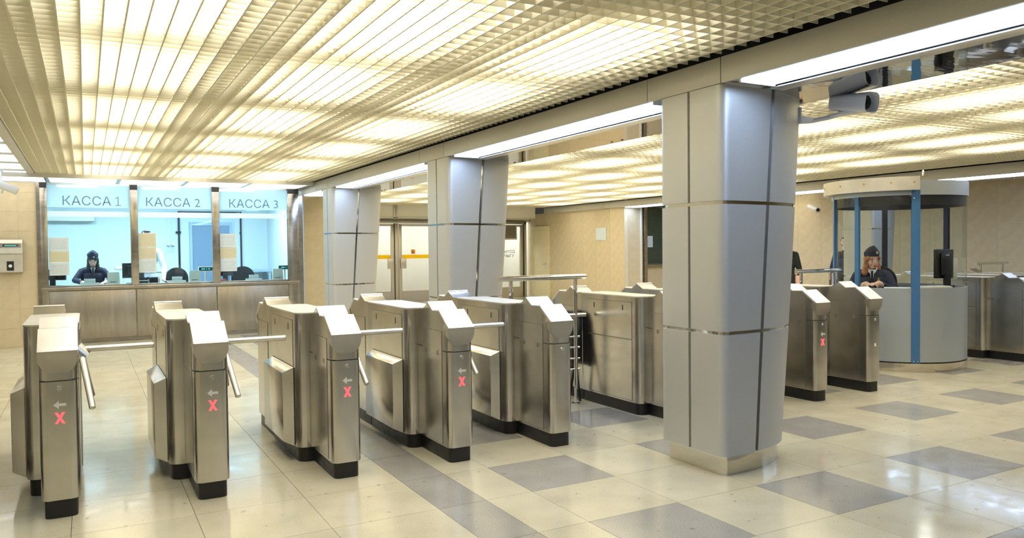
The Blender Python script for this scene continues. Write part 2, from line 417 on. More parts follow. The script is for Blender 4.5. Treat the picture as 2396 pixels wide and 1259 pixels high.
# ================================================================== WALLS
def tiled(name, axis, pos, a0, a1, z0, z1, face, tw=.6, th=.295, a_ref=0., z_ref=.0, thick=.1, dz=0):
    """wall slab + single tiles; axis 'y': wall at y=pos running in x, 'x': wall at x=pos running in y; face = side that is seen"""
    if axis == 'y': base = B(a0, a1, min(pos, pos - face * thick), max(pos, pos - face * thick), z0, z1)
    else: base = B(min(pos, pos - face * thick), max(pos, pos - face * thick), a0, a1, z0, z1)
    w = obj(name, base, 'grout'); w['kind'] = 'structure'
    t = .003; g = .0016; cache = {}
    i0 = math.floor((a0 - a_ref) / tw); i1 = math.ceil((a1 - a_ref) / tw)
    for i in range(i0, i1):
        s0, s1 = max(a0, a_ref + i * tw), min(a1, a_ref + (i + 1) * tw)
        if s1 - s0 < .01: continue
        k = 0; z = z_ref
        while z < z1 - .01:
            q0, q1 = max(z, z0), min(z + th, z1); z += th
            if q1 - q0 < .01: continue
            key = (round(s1 - s0, 3), round(q1 - q0, 3))
            if key not in cache:
                hw, hh = (s1 - s0) / 2 - g, (q1 - q0) / 2 - g
                bm = B(-hw, hw, 0, t, -hh, hh) if axis == 'y' else B(0, t, -hw, hw, -hh, hh)
                if face < 0: bmesh.ops.translate(bm, vec=(0, -t, 0) if axis == 'y' else (-t, 0, 0), verts=bm.verts)
                me = D.meshes.new('wall_tile'); bm.to_mesh(me); bm.free(); me.materials.append(MAT['beige_tile']); cache[key] = me
            mid = (s0 + s1) / 2
            obj('wall_tile', cache[key], None, w, (mid, pos, (q0 + q1) / 2) if axis == 'y' else (pos, mid, (q0 + q1) / 2))
    return w
tiled('wall_ticket_side', 'y', 13.9, -2.62, -.645, 0, 2.51, -1, a_ref=-.888, z_ref=-.005)
tiled('wall_recess', 'y', 16.2, 3.5, 5.0, 0, 2.6, -1, a_ref=3.9)
o = obj('wall_recess_return', B(4.9, 5.0, 16.3, 19.9, 0, 2.6), 'white_paint'); o['kind'] = 'structure'
tiled('wall_service', 'x', 11.55, 15.3, 18.76, 0, 2.42, -1, a_ref=15.3)
tiled('wall_service_end', 'x', 11.55, 19.82, 20.0, 0, 2.42, -1, a_ref=15.3)
tiled('wall_service_above_door', 'x', 11.55, 18.76, 19.82, 2.06, 2.42, -1, a_ref=15.3, z_ref=2.06)
tiled('wall_second_counter', 'y', 15.3, 11.65, 12.15, 0, 2.6, -1, a_ref=11.55)
tiled('wall_right', 'x', 13.6, 1.0, 15.3, 0, 2.7, -1, a_ref=1.0)
for nm, b in (('wall_left', (-2.72, -2.62, -3.2, 14.0, 0, 3.1)), ('wall_rear', (-2.7, 13.7, -3.3, -3.2, 0, 3.1)), ('wall_right_rear', (13.6, 13.7, -3.2, 1.0, 0, 3.1))):
    o = obj(nm, B(*b), 'beige_tile'); o['kind'] = 'structure'

# ================================================================== BEAMS WITH TUBE LIGHTS
def beam(name, x, ycols, ylo, yhi, wide, seams):
    r = setting(name)
    obj('core', B(x + .02, x + wide - .012, ylo, yhi, 2.442, 2.55), 'dark_roof', r)  # dark colour stands in for shade in the slot above the fascia
    for a, b in zip(seams, seams[1:]): obj('fascia_panel', B(x - .004, x + .02, a + .003, b - .003, 2.408, 2.565, .003), 'fascia', r)
    obj('soffit_strip', B(x + .02, x + .43, ylo, yhi, 2.428, 2.442), 'fascia', r)
    ya = ylo
    edges = [ylo]
    for y in ycols: edges += [y]
    edges += [yhi]
    for a, b in zip(edges, edges[1:]):
        n = max(1, int(round((b - a) / 2.05)))
        for k in range(n):
            y0, y1 = a + (b - a) * k / n, a + (b - a) * (k + 1) / n
            obj('mirror_panel', B(x + .425, x + wide, y0 + .002, y1 - .002, 2.404, 2.424), 'mirror', r)
            bm = nb()
            for yy in (y0 + .08, y1 - .08):
                for xx in (x + .48, x + wide - .06): cyl(bm, (xx, yy, 2.404), (xx, yy, 2.397), .012, n=8)
            obj('fixing_stud', bm, 'steel_frame', r)
    obj('void_shade_block', B(x - .10, x + wide - .03, ylo, yhi, 2.632, 3.1), 'dark_roof', r)  # added block, coloured near-black to paint the unlit void behind the grid edge
    obj('side_panel', B(x + wide - .012, x + wide, ylo, yhi, 2.404, 2.60), 'fascia', r)
    return r
def tube_light(x, y0, y1, label, group):
    t = thing('tube_light', label, 'tube light', (x, (y0 + y1) / 2, 2.426), 0, group)
    h = (y1 - y0) / 2
    obj('reflector', B(.025, .32, -h, h, -.012, .001), 'white_paint', t)
    for k, (a, b) in enumerate(((.030, .190), (.198, .305))):
        prof = [(a, -.012), (a + .006, -.024), (a + (b - a) * .25, -.032), (b - (b - a) * .25, -.032), (b - .006, -.024), (b, -.012)]
        obj('diffuser', prism(nb(), prof, 'y', -h + .02, h - .02), 'tube_light', t)
    obj('lip', B(.312, .43, -h - .05, h + .03, -.042, -.034, .003), 'steel_lid', t)
    for s in (-1, 1): obj('end_cap', B(.025, .31, s * (h - .01) - .008, s * (h - .01) + .008, -.036, 0), 'white_plastic', t)
    return t
XB = 3.39
YC = [3.81, 7.87, 12.26]
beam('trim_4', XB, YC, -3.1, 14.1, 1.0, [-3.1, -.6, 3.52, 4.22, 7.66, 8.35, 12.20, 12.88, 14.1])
tube_light(XB, -2.6, 3.40, 'long white tube light running from the front of the first grey column', 'tube lights under the column beam')
tube_light(XB, 4.18, 7.46, 'white tube light spanning between the camera column and the next column', 'tube lights under the column beam')
tube_light(XB, 8.26, 11.86, 'white tube light spanning between the two columns near the glass exit doors', 'tube lights under the column beam')
tube_light(XB, 12.66, 13.85, 'short white tube light between the last column and the ticket windows', 'tube lights under the column beam')
X2 = 11.5
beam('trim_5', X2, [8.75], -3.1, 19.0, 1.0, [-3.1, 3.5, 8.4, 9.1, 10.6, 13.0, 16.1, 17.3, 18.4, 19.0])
tube_light(X2, 1.0, 8.3, 'white tube light on the far beam beyond the round booth', 'tube lights under the far beam')
tube_light(X2, 9.2, 11.0, 'white tube light on the far beam near the wall camera', 'tube lights under the far beam')
tube_light(X2, 11.2, 15.25, 'white tube light on the far beam in front of the green blinds', 'tube lights under the far beam')

# ================================================================== COLUMNS
def column(x0, yc, label, sc=1.0, b=.295):
    root = thing('column', label, 'column', (x0, yc, 0))
    XM = .16; RC = .05
    def A(z):
        t = (z - .13) / 2.25
        return sc * (.572 + .235 * t - .045 * t * t)
    def prof(s, z, inset=0.):
        """s in [0,1]: 0 = middle of the flat face, 1 = tip of the round side; front (-y) half"""
        bb = b - inset; a = A(z) - inset
        L1 = bb - RC; L2 = RC * PI / 2; L3 = XM - RC; L4 = .62
        T = L1 + L2 + L3 + L4; d = s * T
        if d < L1: return (inset, -d)
        d -= L1
        if d < L2:
            t = d / RC; return (inset + RC - RC * math.cos(t), -(bb - RC) - RC * math.sin(t))
        d -= L2
        if d < L3: return (RC + d, -bb)
        t = (d - L3) / L4 * PI / 2
        return (XM + a * math.sin(t), -bb * math.cos(t))
    def split(z):   # where the leaning chrome strip crosses the front
        u = .225 + .155 * (z - .13) / 2.2
        L = (b - RC) + RC * PI / 2 + (XM - RC); t = math.asin(u) / (PI / 2) * .62
        return (L + t) / (L + .62)
    def shell(s0f, s1f, z0, z1, sgn, inset, ns=22, nz=6, th=.012):
        bm = nb(); G = []
        for k in range(nz + 1):
            z = z0 + (z1 - z0) * k / nz; s0, s1 = s0f(z), s1f(z); row = []
            for i in range(ns + 1):
                p = prof(s0 + (s1 - s0) * i / ns, z, inset); q = prof(s0 + (s1 - s0) * i / ns, z, inset + th)
                row.append((bm.verts.new((p[0], sgn * p[1], z)), bm.verts.new((q[0], sgn * q[1], z))))
            G.append(row)
        for k in range(nz):
            for i in range(ns):
                a_, b_, c_, d_ = G[k][i], G[k][i + 1], G[k + 1][i + 1], G[k + 1][i]
                bm.faces.new((a_[0], b_[0], c_[0], d_[0])); bm.faces.new((d_[1], c_[1], b_[1], a_[1]))
        for k in range(nz):
            for i in (0, ns): a_, b_ = G[k][i], G[k + 1][i]; bm.faces.new((a_[0], b_[0], b_[1], a_[1]))
        for k in (0, nz):
            for i in range(ns): a_, b_ = G[k][i], G[k][i + 1]; bm.faces.new((a_[0], b_[0], b_[1], a_[1]))
        return bm
    # chrome core that shows in the joints
    for z0, z1, mt, ins, nm in ((.115, 2.426, 'chrome', .012, 'chrome_core'), (0, .125, 'plinth_steel', .03, 'plinth')):
        bm = nb(); G = []
        zz = [z0 + (z1 - z0) * k / 10 for k in range(11)]
        for z in zz:
            row = [prof(i / 30, max(z, .13), ins) for i in range(31)]
            pts = [(p[0], p[1]) for p in row] + [(p[0], -p[1]) for p in row[-2:0:-1]]
            G.append([bm.verts.new((p[0], p[1], z)) for p in pts])
        n = len(G[0])
        for r0, r1 in zip(G, G[1:]):
            for i in range(n): bm.faces.new((r0[i], r0[(i + 1) % n], r1[(i + 1) % n], r1[i]))
        bm.faces.new(G[0][::-1]); bm.faces.new(G[-1])
        obj(nm, bm, mt, root)
    zs = [.125, .885, 1.69, 2.405]
    for k in range(3):
        za, zb = zs[k] + (.011 if k else 0), zs[k + 1] - (.011 if k < 2 else 0)
        for sgn in (1, -1):
            e = .010
            obj('panel', shell(lambda z: e, lambda z: split(z) - .009, za, zb, sgn, 0), 'column_grey', root)
            obj('panel', shell(lambda z: split(z) + .009, lambda z: 1 - e, za, zb, sgn, 0), 'column_grey', root)
    return root
column(XB, YC[0], 'grey clad flaring column carrying the angled security camera', 1.03)
column(XB, YC[1], 'grey clad flaring column standing before the glass exit doors', .955)
column(XB, YC[2], 'grey clad flaring column closest to the ticket windows', .96)
column(X2 + .02, 8.75, 'grey clad column seen through the round glass booth', 1.0)

# ================================================================== TICKET WINDOWS
YF = 13.93
tw = setting('wall_ticket_windows')
posts = [(-.635, -.505, 0), (.643, .752, 1), (1.883, 1.998, 1), (3.136, 3.322, 0)]
for x0, x1, s in posts:
    p = obj('frame_post', B(x0, x1, YF - .05, YF + .05, .90 if s else 0, 2.43, .004), 'steel_frame', tw)
    obj('post_cap', B(x0, x1, YF - .05, YF + .05, 2.43, 2.51), 'dark_roof', p)
obj('frame_side', B(-.645, -.60, YF - .06, YF + .3, 0, 2.51), 'steel_frame', tw)
obj('frame_side', B(3.322, 3.40, YF - .02, YF + .3, 0, 2.41), 'steel_frame', tw)
obj('header', B(-.645, 3.40, YF + .06, YF + .16, 2.495, 2.60), 'kassa_wall', tw)
# counter
for x0, x1 in ((-.60, .695), (.715, 1.925), (1.945, 3.30)):
    o = obj('counter_panel', B(x0, x1, 13.895, 13.915, .075, .83, .003), 'steel_counter', tw)
    bm = nb()
    for xx in (x0 + .05, (x0 + x1) / 2, x1 - .05):
        for zz in (.14, .45, .78): cyl(bm, (xx, 13.895, zz), (xx, 13.889, zz), .006, n=8)
    obj('rivet', bm, 'steel_frame', o)
obj('counter_back', B(-.60, 3.32, 13.915, 13.96, .05, .86), 'steel_frame', tw)
obj('counter_toe', B(-.60, 3.32, 13.93, 13.97, 0, .06), 'steel_frame', tw)
obj('counter_ledge', B(-.605, 3.325, 13.86, 14.02, .845, .892, .006), 'steel_counter', tw)
for x0, x1 in ((-.505, .643), (.752, 1.883), (1.998, 3.136)):
    obj('sill', B(x0, x1, 13.94, 14.04, .892, .918, .003), 'steel_counter', tw)
wn = setting('window_1')
for k, (x0, x1) in enumerate(((-.505, .643), (.752, 1.883), (1.998, 3.136))):
    obj('pane', B(x0, x1, YF - .004, YF + .004, .918, 2.49), 'kassa_glass', wn)
    obj('frosted_film', B(x0, x1, YF - .0075, YF - .0055, 2.135, 2.488), 'frost', wn)
    obj('clear_stripe', B(x0, x1, YF - .0075, YF - .0055, 1.99, 2.075), 'frost_white', wn)
for k, x in enumerate((-.312, .862, 2.146)):
    text('lettering', 'КАССА' if k == 0 else 'КАССА %d' % (k + 1), .198, 'letter', wn, (x, YF - .010, 2.172), (PI / 2, 0, 0), .0008)
bm = B(.433, .517, YF - .0108, YF - .0092, 2.172, 2.184); box(bm, .4685, .4815, YF - .0108, YF - .0092, 2.184, 2.316)
prism(bm, [(.436, 2.290), (.4685, 2.314), (.4685, 2.299), (.436, 2.277)], 'y', YF - .0108, YF - .0092)
obj('lettering', bm, 'letter', wn, sm=False)
# notices taped to the panes
names = ("the bowed cashier's window", 'the middle ticket window', 'the ticket window by the columns')
for k, (x0, x1, zt, zb) in enumerate(((-.495, -.225, 1.667, 1.075), (.755, 1.015, 1.733, 1.09), (2.0, 2.27, 1.726, 1.082))):
    hs = [0, .36, .66, 1.0]
    for q, (mt, ds) in enumerate((('sheet_white' if k != 1 else 'sheet_cream', 'top printed notice'), ('sheet_cream', 'middle cream notice'), ('sheet_white', 'bottom printed notice'))):
        z1 = zt - (zt - zb) * hs[q]; z0 = zt - (zt - zb) * hs[q + 1]
        o = obj('paper_notice', B(x0, x1, -.001, .001, z0 + .004, z1), mt, None, (0, YF - .0105, 0), sm=False)
        tag(o, '%s on the glass of %s' % (ds, names[k]), 'notice')
# room behind the windows
for nm, b, mt in (('wall_ticket_room_back', (-1.2, 3.5, 17.0, 17.1, 0, 2.62), 'kassa_wall'), ('wall_ticket_room_left', (-1.2, -1.1, 14.0, 17.0, 0, 2.62), 'kassa_wall'),
                  ('wall_ticket_room_right', (3.4, 3.5, 14.24, 17.0, 0, 2.62), 'kassa_wall'), ('ceiling_ticket_room', (-1.2, 3.5, 14.0, 17.1, 2.60, 2.66), 'kassa_wall')):
    o = obj(nm, B(*b), mt); o['kind'] = 'structure'
for k, x in enumerate((-.1, 1.2, 2.5)):
    t = thing('office_lamp', 'cool white ceiling lamp inside the ticket room', 'lamp', (x, 15.1, 2.60), 0, 'lamps inside the ticket room')
    obj('housing', B(-.32, .32, -.32, .32, -.03, 0), 'housing', t); obj('diffuser', B(-.29, .29, -.29, .29, -.045, -.03), 'kassa_light', t)
d = setting('door_1')
for b in ((1.86, 1.91, 16.95, 16.999, 0, 1.96), (2.63, 2.68, 16.95, 16.999, 0, 1.96), (1.86, 2.68, 16.95, 16.999, 1.96, 2.03)): obj('door_frame', B(*b), 'door_frame_grey', d)
obj('door_leaf', B(1.91, 2.63, 16.97, 16.999, 0, 1.96), 'door_grey', d)
obj('handle', B(2.52, 2.60, 16.93, 16.97, 1.0, 1.03, .008), 'chrome', d)
t = thing('cable_duct', 'black cable duct framing the grey door inside the ticket room', 'cable duct', (0, -.004, 0))
for b in ((1.645, 1.68, 16.97, 17.0, .95, 2.225), (2.845, 2.875, 16.97, 17.0, .95, 2.225), (1.645, 2.875, 16.97, 17.0, 2.225, 2.25)): obj('duct', B(*b), 'black_plastic', t)
obj('bracket', B(1.60, 1.70, 16.95, 16.97, 1.80, 1.84), 'black_plastic', t); obj('bracket', B(2.83, 2.86, 16.95, 16.97, 1.78, 1.83), 'black_plastic', t)
o = obj('wall_duct', B(-1.1, .16, 16.80, 17.0, 2.03, 2.15), 'white_paint'); tag(o, 'white boxed duct high on the ticket room wall', 'duct')
for k, x in enumerate((1.46, 1.545)):
    t = thing('light_switch', 'white wall switch under its cable channel in the ticket room', 'switch', (x, 17.0, 1.58), 0, 'pair of ticket room wall switches')
    obj('cover', B(-.03, .03, -.03, 0, -.035, .04, .004), 'white_plastic', t); obj('rocker', B(-.02, .02, -.036, -.03, -.045, -.02), 'door_grey', t)
    obj('channel', B(-.015, .015, -.015, 0, .04, .8), 'kassa_wall', t)
o = obj('wall_note', B(1.415, 1.59, 16.994, 16.999, 1.39, 1.53), 'sheet_white', sm=False); tag(o, 'pale note pinned under the ticket room switches', 'note')
o = obj('dado_rail', B(1.0, 1.63, 16.965, 16.995, 1.035, 1.065), 'shirt'); tag(o, 'white rail along the ticket room back wall', 'rail')
t = thing('side_table', 'pale side table against the ticket room back wall', 'table', (2.95, 16.6, 0))
obj('top', B(-.35, .40, -.25, .35, 1.0, 1.04), 'door_frame_grey', t)
for sx in (-.32, .36):
    for sy in (-.22, .3): obj('leg', B(sx - .02, sx + .02, sy - .02, sy + .02, 0, 1.0), 'door_frame_grey', t)
# desk inside
t = thing('ticket_desk', 'long desk inside the ticket room behind the steel counter', 'desk', (1.3, 14.4, 0))
obj('desktop', B(-1.85, 1.85, -.36, .30, .86, .895, .004), 'beige_plastic', t)
for sx in (-1.8, -.6, .6, 1.8): obj('leg', B(sx - .025, sx + .025, -.3, .25, 0, .86), 'beige_plastic', t)
def monitor(x, y, z, rz, wd, ht, label, group=None, tilt=0):
    t = thing('monitor', label, 'monitor', (x, y, z), rz, group)
    obj('foot', prism(nb(), rrect(-.11, .11, -.08, .09, .05), 'z', 0, .015), 'black_plastic', t)
    obj('stand', prism(nb(), [(-.03, .02), (.03, .02), (.045, .06), (-.045, .06)], 'z', .012, .16), 'black_plastic', t)
    bm = B(-wd / 2, wd / 2, -.022, .018, .10, .10 + ht, .008); box(bm, -wd * .3, wd * .3, .018, .05, .14, .06 + ht, .012)
    s = obj('casing', bm, 'black_plastic', t)
    obj('screen', B(-wd / 2 + .015, wd / 2 - .015, -.024, -.022, .115, .085 + ht), 'lcd', s)
    obj('rear_logo', B(-.03, .03, .0505, .0515, .13 + ht * .7, .14 + ht * .7), 'beige_plastic', s)
    return t
monitor(-.44, 14.33, .895, PI - .5, .36, .17, 'black monitor turned away beside the bowed cashier')
monitor(2.12, 14.40, .895, PI + .4, .36, .22, 'black monitor turned away in the ticket window by the columns')
monitor(.70, 14.55, .895, PI + .2, .34, .25, 'black monitor half hidden behind the steel post beside the printer')
def speaker_box(x, label):
    t = thing('intercom_box', label, 'intercom', (x, 14.13, .895))
    bm = nb(); prism(bm, [(-.095, 0), (.095, 0), (.085, .20), (.075, .212), (-.075, .212), (-.085, .20)], 'y', 0, .05)
    s = obj('casing', bm, 'beige_plastic', t)
    bm = nb()
    for k in range(8): box(bm, -.05 + k * .012, -.042 + k * .012, -.0015, 0, .045, .06)
    obj('grille', bm, 'seam', t); obj('button', cyl(nb(), (.02, 0, .14), (.02, -.004, .14), .008, n=12), 'white_plastic', t)
speaker_box(.39, 'beige intercom box on the sill beside the bowed cashier'); speaker_box(1.62, 'beige intercom box on the sill of the middle ticket window'); speaker_box(3.0, 'beige intercom box on the sill of the ticket window by the columns')
for x, nm in ((.05, "the bowed cashier's window"), (1.34, 'the middle ticket window'), (2.58, 'the ticket window by the columns')):
    t = thing('sign_stand', 'white stepped sign on the sill of ' + nm, 'sign', (x, 14.10, .895))
    obj('lower_block', B(-.135, .135, 0, .05, .0, .05, .003), 'white_plastic', t); obj('upper_plate', B(-.08, .08, .01, .03, .05, .115, .002), 'white_plastic', t)
def cust_display(x, y, label):
    t = thing('customer_display', label, 'display', (x, y, .895))
    obj('base', prism(nb(), rrect(-.06, .06, -.05, .05, .03), 'z', 0, .012), 'beige_plastic', t)
    obj('pole', cyl(nb(), (0, 0, .01), (0, 0, .2), .015), 'beige_plastic', t)
    h = obj('head', B(-.12, .12, -.025, .025, .19, .27, .006), 'beige_plastic', t)
    obj('screen', B(-.108, .108, -.028, -.025, .202, .258), 'lcd', h)
    bm = nb()
    for k in range(9):
        if k not in (4, 6): box(bm, -.07 + k * .016, -.058 + k * .016, -.030, -.028, .222, .240)
    obj('digits', bm, 'lcd_text', h)
cust_display(1.815, 14.33, 'pole display with green digits in the middle ticket window'); cust_display(3.17, 14.36, 'pole display cut off by the last steel window post')
t = thing('printer', 'pale printer on a stand beside the bowed cashier', 'printer', (.62, 15.9, 0))
obj('body', B(-.16, .2, -.12, .14, 1.11, 1.17, .01), 'beige_plastic', t); obj('stand', B(-.02, .06, -.04, .04, .02, 1.11), 'white_plastic', t); obj('foot', B(-.12, .16, -.1, .1, 0, .02), 'white_plastic', t)
t = thing('paper_stack', 'loose papers in the ticket window by the columns', 'papers', (2.22, 14.15, .895))
for k in range(4): obj('sheet', B(-.1 + k * .03, .06 + k * .02, -.03, .07, .004 * k, .004 * k + .003), 'shirt' if k != 2 else 'lips', t)
o = obj('book', B(-.06, .06, -.03, .06, 0, .05, .006), 'lips', None, (2.06, 14.14, .895)); tag(o, 'small red box on the sill beside a turned-away monitor', 'box')
t = thing('paper_tray', 'wire paper tray on the desk in the middle ticket window', 'tray', (.80, 14.25, .895))
obj('tray', B(-.05, .12, -.05, .15, .05, .06), 'alu', t)
for sx in (-.045, .115): obj('side', B(sx - .004, sx + .004, -.05, .15, 0, .08), 'alu', t)
def office_chair(x, y, rz, top, label, wd=.46):
    t = thing('office_chair', label, 'chair', (x, y, 0), rz)
    n = 16; pts = [(-wd / 2, top - .42), (wd / 2, top - .42)] + [(wd / 2 * math.cos(PI * k / n), top - .20 + .20 * math.sin(PI * k / n)) for k in range(n + 1)]
    obj('backrest', prism(nb(), pts, 'y', .20, .26), 'black_fabric', t)
    obj('back_support', B(-.03, .03, .24, .27, .47, top - .3), 'black_plastic', t)
    obj('seat', prism(nb(), rrect(-.24, .24, -.24, .24, .09), 'z', .44, .51), 'black_fabric', t)
    obj('pillar', cyl(nb(), (0, 0, .08), (0, 0, .44), .03), 'black_plastic', t)
    for k in range(5):
        a = 2 * PI * k / 5 + .3; l = obj('foot', tube(nb(), [(0, 0, .10), (.28 * math.cos(a), .28 * math.sin(a), .06)], .02, 8), 'black_plastic', t)
        obj('castor', cyl(nb(), (.28 * math.cos(a) - .015, .28 * math.sin(a), .028), (.28 * math.cos(a) + .015, .28 * math.sin(a), .028), .028, n=12), 'black_plastic', l)
    return t
office_chair(1.50, 15.2, .2, 1.14, 'empty black office chair in the middle ticket window', .40)
office_chair(2.60, 15.2, -.1, 1.14, 'empty black office chair in the ticket window by the columns', .42)

# wall card validator on the tiles
t = thing('card_validator', 'steel wall-mounted card reader with small display on beige tiles', 'card reader', (-.985, 13.89, 1.38))
bm = nb(); prism(bm, [(0, .255), (-.05, .255), (-.115, .20), (-.125, .05), (-.10, .03), (-.10, -.235), (0, -.235)], 'x', -.15, .155)
obj('casing', bm, 'steel_lid', t)
o = obj('display_frame', B(-.14, .135, -.124, -.112, .135, .20), 'steel', t)
bm = nb()
for k in range(4):
    for z in (.142, .194): cyl(bm, (-.12 + k * .078, -.124, z), (-.12 + k * .078, -.129, z), .007, n=8)
obj('screw', bm, 'chrome', o)
s = obj('display', B(-.095, .10, -.127, -.1235, .152, .182), 'lcd', o)
bm = nb()
for k in range(11): box(bm, -.07 + k * .014, -.06 + k * .014, -.1285, -.127, .162, .172)
obj('display_text', bm, 'lcd_text', s)
q = obj('reader_pad', B(-.05, .04, -.106, -.099, -.21, -.07), 'black_plastic', t)
obj('target_spot', cyl(nb(), (-.005, -.106, -.14), (-.005, -.108, -.14), .024, n=20), 'white_plastic', q)

# ================================================================== EXIT DOORS, SERVICE DOOR, SECOND COUNTER
YD = 19.9
o = obj('wall_exit_header', B(5.0, 11.18, 18.95, 19.05, 2.235, 2.62), 'white_paint'); o['kind'] = 'structure'
for x in (6.95, 7.02, 9.55): obj('joint', B(x, x + .05, 18.93, 18.95, 2.235, 2.60), 'alu', o)
obj('edge', B(5.0, 11.18, 18.93, 18.95, 2.235, 2.262), 'alu', o)
o = obj('wall_exit_above', B(5.0, 11.65, 19.95, 20.05, 2.20, 2.62), 'white_paint'); o['kind'] = 'structure'
d = setting('door_2')
obj('transom', B(5.0, 11.40, YD - .05, YD + .05, 2.13, 2.22, .004), 'alu', d)
obj('jamb', B(11.33, 11.40, YD - .05, YD + .05, 0, 2.2), 'alu', d); obj('dark_gap', B(11.31, 11.33, YD - .03, YD + .03, 0, 2.13), 'seam', d)
leaves = [(5.15, 7.30), (7.43, 8.45), (8.55, 9.75), (9.85, 11.29)]
for k, (x0, x1) in enumerate(leaves):
    l = obj('leaf_frame', B(x0, x0 + .09, YD - .025, YD + .025, 0, 2.12, .004), 'alu', d)
    obj('stile', B(x1 - .09, x1, YD - .025, YD + .025, 0, 2.12, .004), 'alu', l)
    obj('top_rail', B(x0 + .09, x1 - .09, YD - .025, YD + .025, 2.06, 2.12), 'alu', l); obj('bottom_rail', B(x0 + .09, x1 - .09, YD - .025, YD + .025, 0, .30), 'alu', l)
    obj('pane', B(x0 + .09, x1 - .09, YD - .004, YD + .004, .30, 2.06), 'pane', l)
    if k < 2: obj('yellow_band', B(x0 + .1, x1 - .1, YD - .008, YD - .005, 1.18, 1.285), 'yellow_film', l)
obj('centre_post', B(7.32, 7.41, YD - .04, YD + .04, 0, 2.13, .004), 'alu', d); obj('dark_gap', B(7.300, 7.32, YD - .03, YD + .03, 0, 2.13), 'seam', d)
for x in (7.10, 7.47): obj('lock_box', B(x, x + .16, YD - .07, YD - .026, .91, 1.19, .008), 'alu', d)
s = obj('access_sticker', B(7.79, 7.91, YD - .008, YD - .005, 1.305, 1.425), 'orange', d)
bm = nb(); cyl(bm, (7.842, YD - .008, 1.405), (7.842, YD - .010, 1.405), .009, n=10)
box(bm, 7.837, 7.847, YD - .010, YD - .008, 1.36, 1.395); box(bm, 7.84, 7.87, YD - .010, YD - .008, 1.358, 1.366); box(bm, 7.866, 7.876, YD - .010, YD - .008, 1.325, 1.362)
for k in range(14):
    a = PI * .75 + k * 1.25 * PI / 14; box(bm, 7.848 + .028 * math.cos(a) - .004, 7.848 + .028 * math.cos(a) + .004, YD - .010, YD - .008, 1.348 + .028 * math.sin(a) - .004, 1.348 + .028 * math.sin(a) + .004)
obj('wheelchair_symbol', bm, 'ink_blue', s)
text('lettering', 'ВЫХОД', .118, 'ink_blue', d, (11.03, YD - .012, 1.30), (PI / 2, 0, 0), .001, 'RIGHT')
text('lettering', 'ЧЫГУ', .118, 'ink_blue', d, (11.0, YD - .012, 1.17), (PI / 2, 0, 0), .001, 'RIGHT')
vg = obj('vent_frame', B(10.45, 11.10, YD - .03, YD - .006, 1.68, 2.10), 'white_paint', d); obj('vent_back', B(10.48, 11.06, YD - .034, YD - .030, 1.72, 2.09), 'black_plastic', vg)
bm = nb()
for k in range(11): box(bm, 10.48, 11.06, YD - .044, YD - .034, 1.73 + k * .033, 1.745 + k * .033)
obj('vent_slat', bm, 'alu', vg)
# bright vestibule beyond
for nm, b in (('wall_vestibule_back', (4.9, 12.0, 22.3, 22.4, 0, 2.7)), ('wall_vestibule_left', (4.9, 5.0, 19.95, 22.3, 0, 2.7)), ('wall_vestibule_right', (11.7, 11.8, 20.05, 22.3, 0, 2.7)), ('ceiling_vestibule', (4.9, 12, 20.05, 22.4, 2.66, 2.72))):
    o = obj(nm, B(*b), 'white_paint'); o['kind'] = 'structure'
for x in (6.2, 7.9, 9.6, 11.0):
    t = thing('vestibule_lamp', 'bright square ceiling lamp in the vestibule beyond the glass doors', 'lamp', (x, 21.2, 2.66), 0, 'vestibule lamps')
    obj('housing', B(-.32, .32, -.32, .32, -.02, 0), 'housing', t); obj('diffuser', B(-.3, .3, -.3, .3, -.035, -.02), 'exit_light', t)
d = setting('door_3')
for b in ((11.50, 11.56, 18.765, 18.87, 0, 1.955), (11.50, 11.56, 19.70, 19.815, 0, 1.955), (11.50, 11.56, 18.765, 19.815, 1.955, 2.055)): obj('door_frame', B(*b), 'cream_door', d)
obj('door_leaf', B(11.53, 11.57, 18.87, 19.70, .01, 1.955), 'cream_door', d)
bm = nb(); cyl(bm, (11.53, 18.96, .97), (11.48, 18.96, .97), .012); cyl(bm, (11.485, 18.95, .97), (11.485, 19.12, .97), .011); box(bm, 11.524, 11.53, 18.935, 18.985, .86, 1.01)
obj('handle', bm, 'chrome', d)
o = obj('wall_poster', B(11.535, 11.541, 16.04, 16.49, 1.61, 1.93), 'sheet_white', sm=False); tag(o, 'white printed notice on the beige wall beside the cream door', 'notice')
wn = setting('window_2')
obj('frame', B(12.10, 12.20, 15.22, 15.32, 0, 2.41, .004), 'steel_frame', wn); obj('light_strip', B(12.02, 12.05, 15.24, 15.29, .0, 2.41), 'white_paint', wn)
obj('blind', B(12.20, 13.6, 15.40, 15.42, 1.02, 2.41), 'green_blind', wn)
bm = nb()
for k in range(46): box(bm, 12.20, 13.58, 15.385, 15.40, 1.04 + k * .03, 1.056 + k * .03)
q = obj('blind_slats', bm, 'dark_green_glass', wn); q['kind'] = 'stuff'
obj('pane', B(12.20, 13.6, 15.30, 15.308, .95, 2.41), 'pane', wn); obj('sill', B(12.20, 13.6, 15.22, 15.42, .93, .99), 'steel_frame', wn)
obj('note', B(12.23, 12.42, 15.292, 15.298, 1.42, 1.70), 'sheet_white', wn, sm=False)
obj('apron', B(12.20, 13.6, 15.30, 15.42, 0, .93), 'beige_tile', wn)
o = obj('wall_second_counter_top', B(12.1, 13.6, 15.28, 15.45, 2.41, 2.62), 'fascia'); o['kind'] = 'structure'

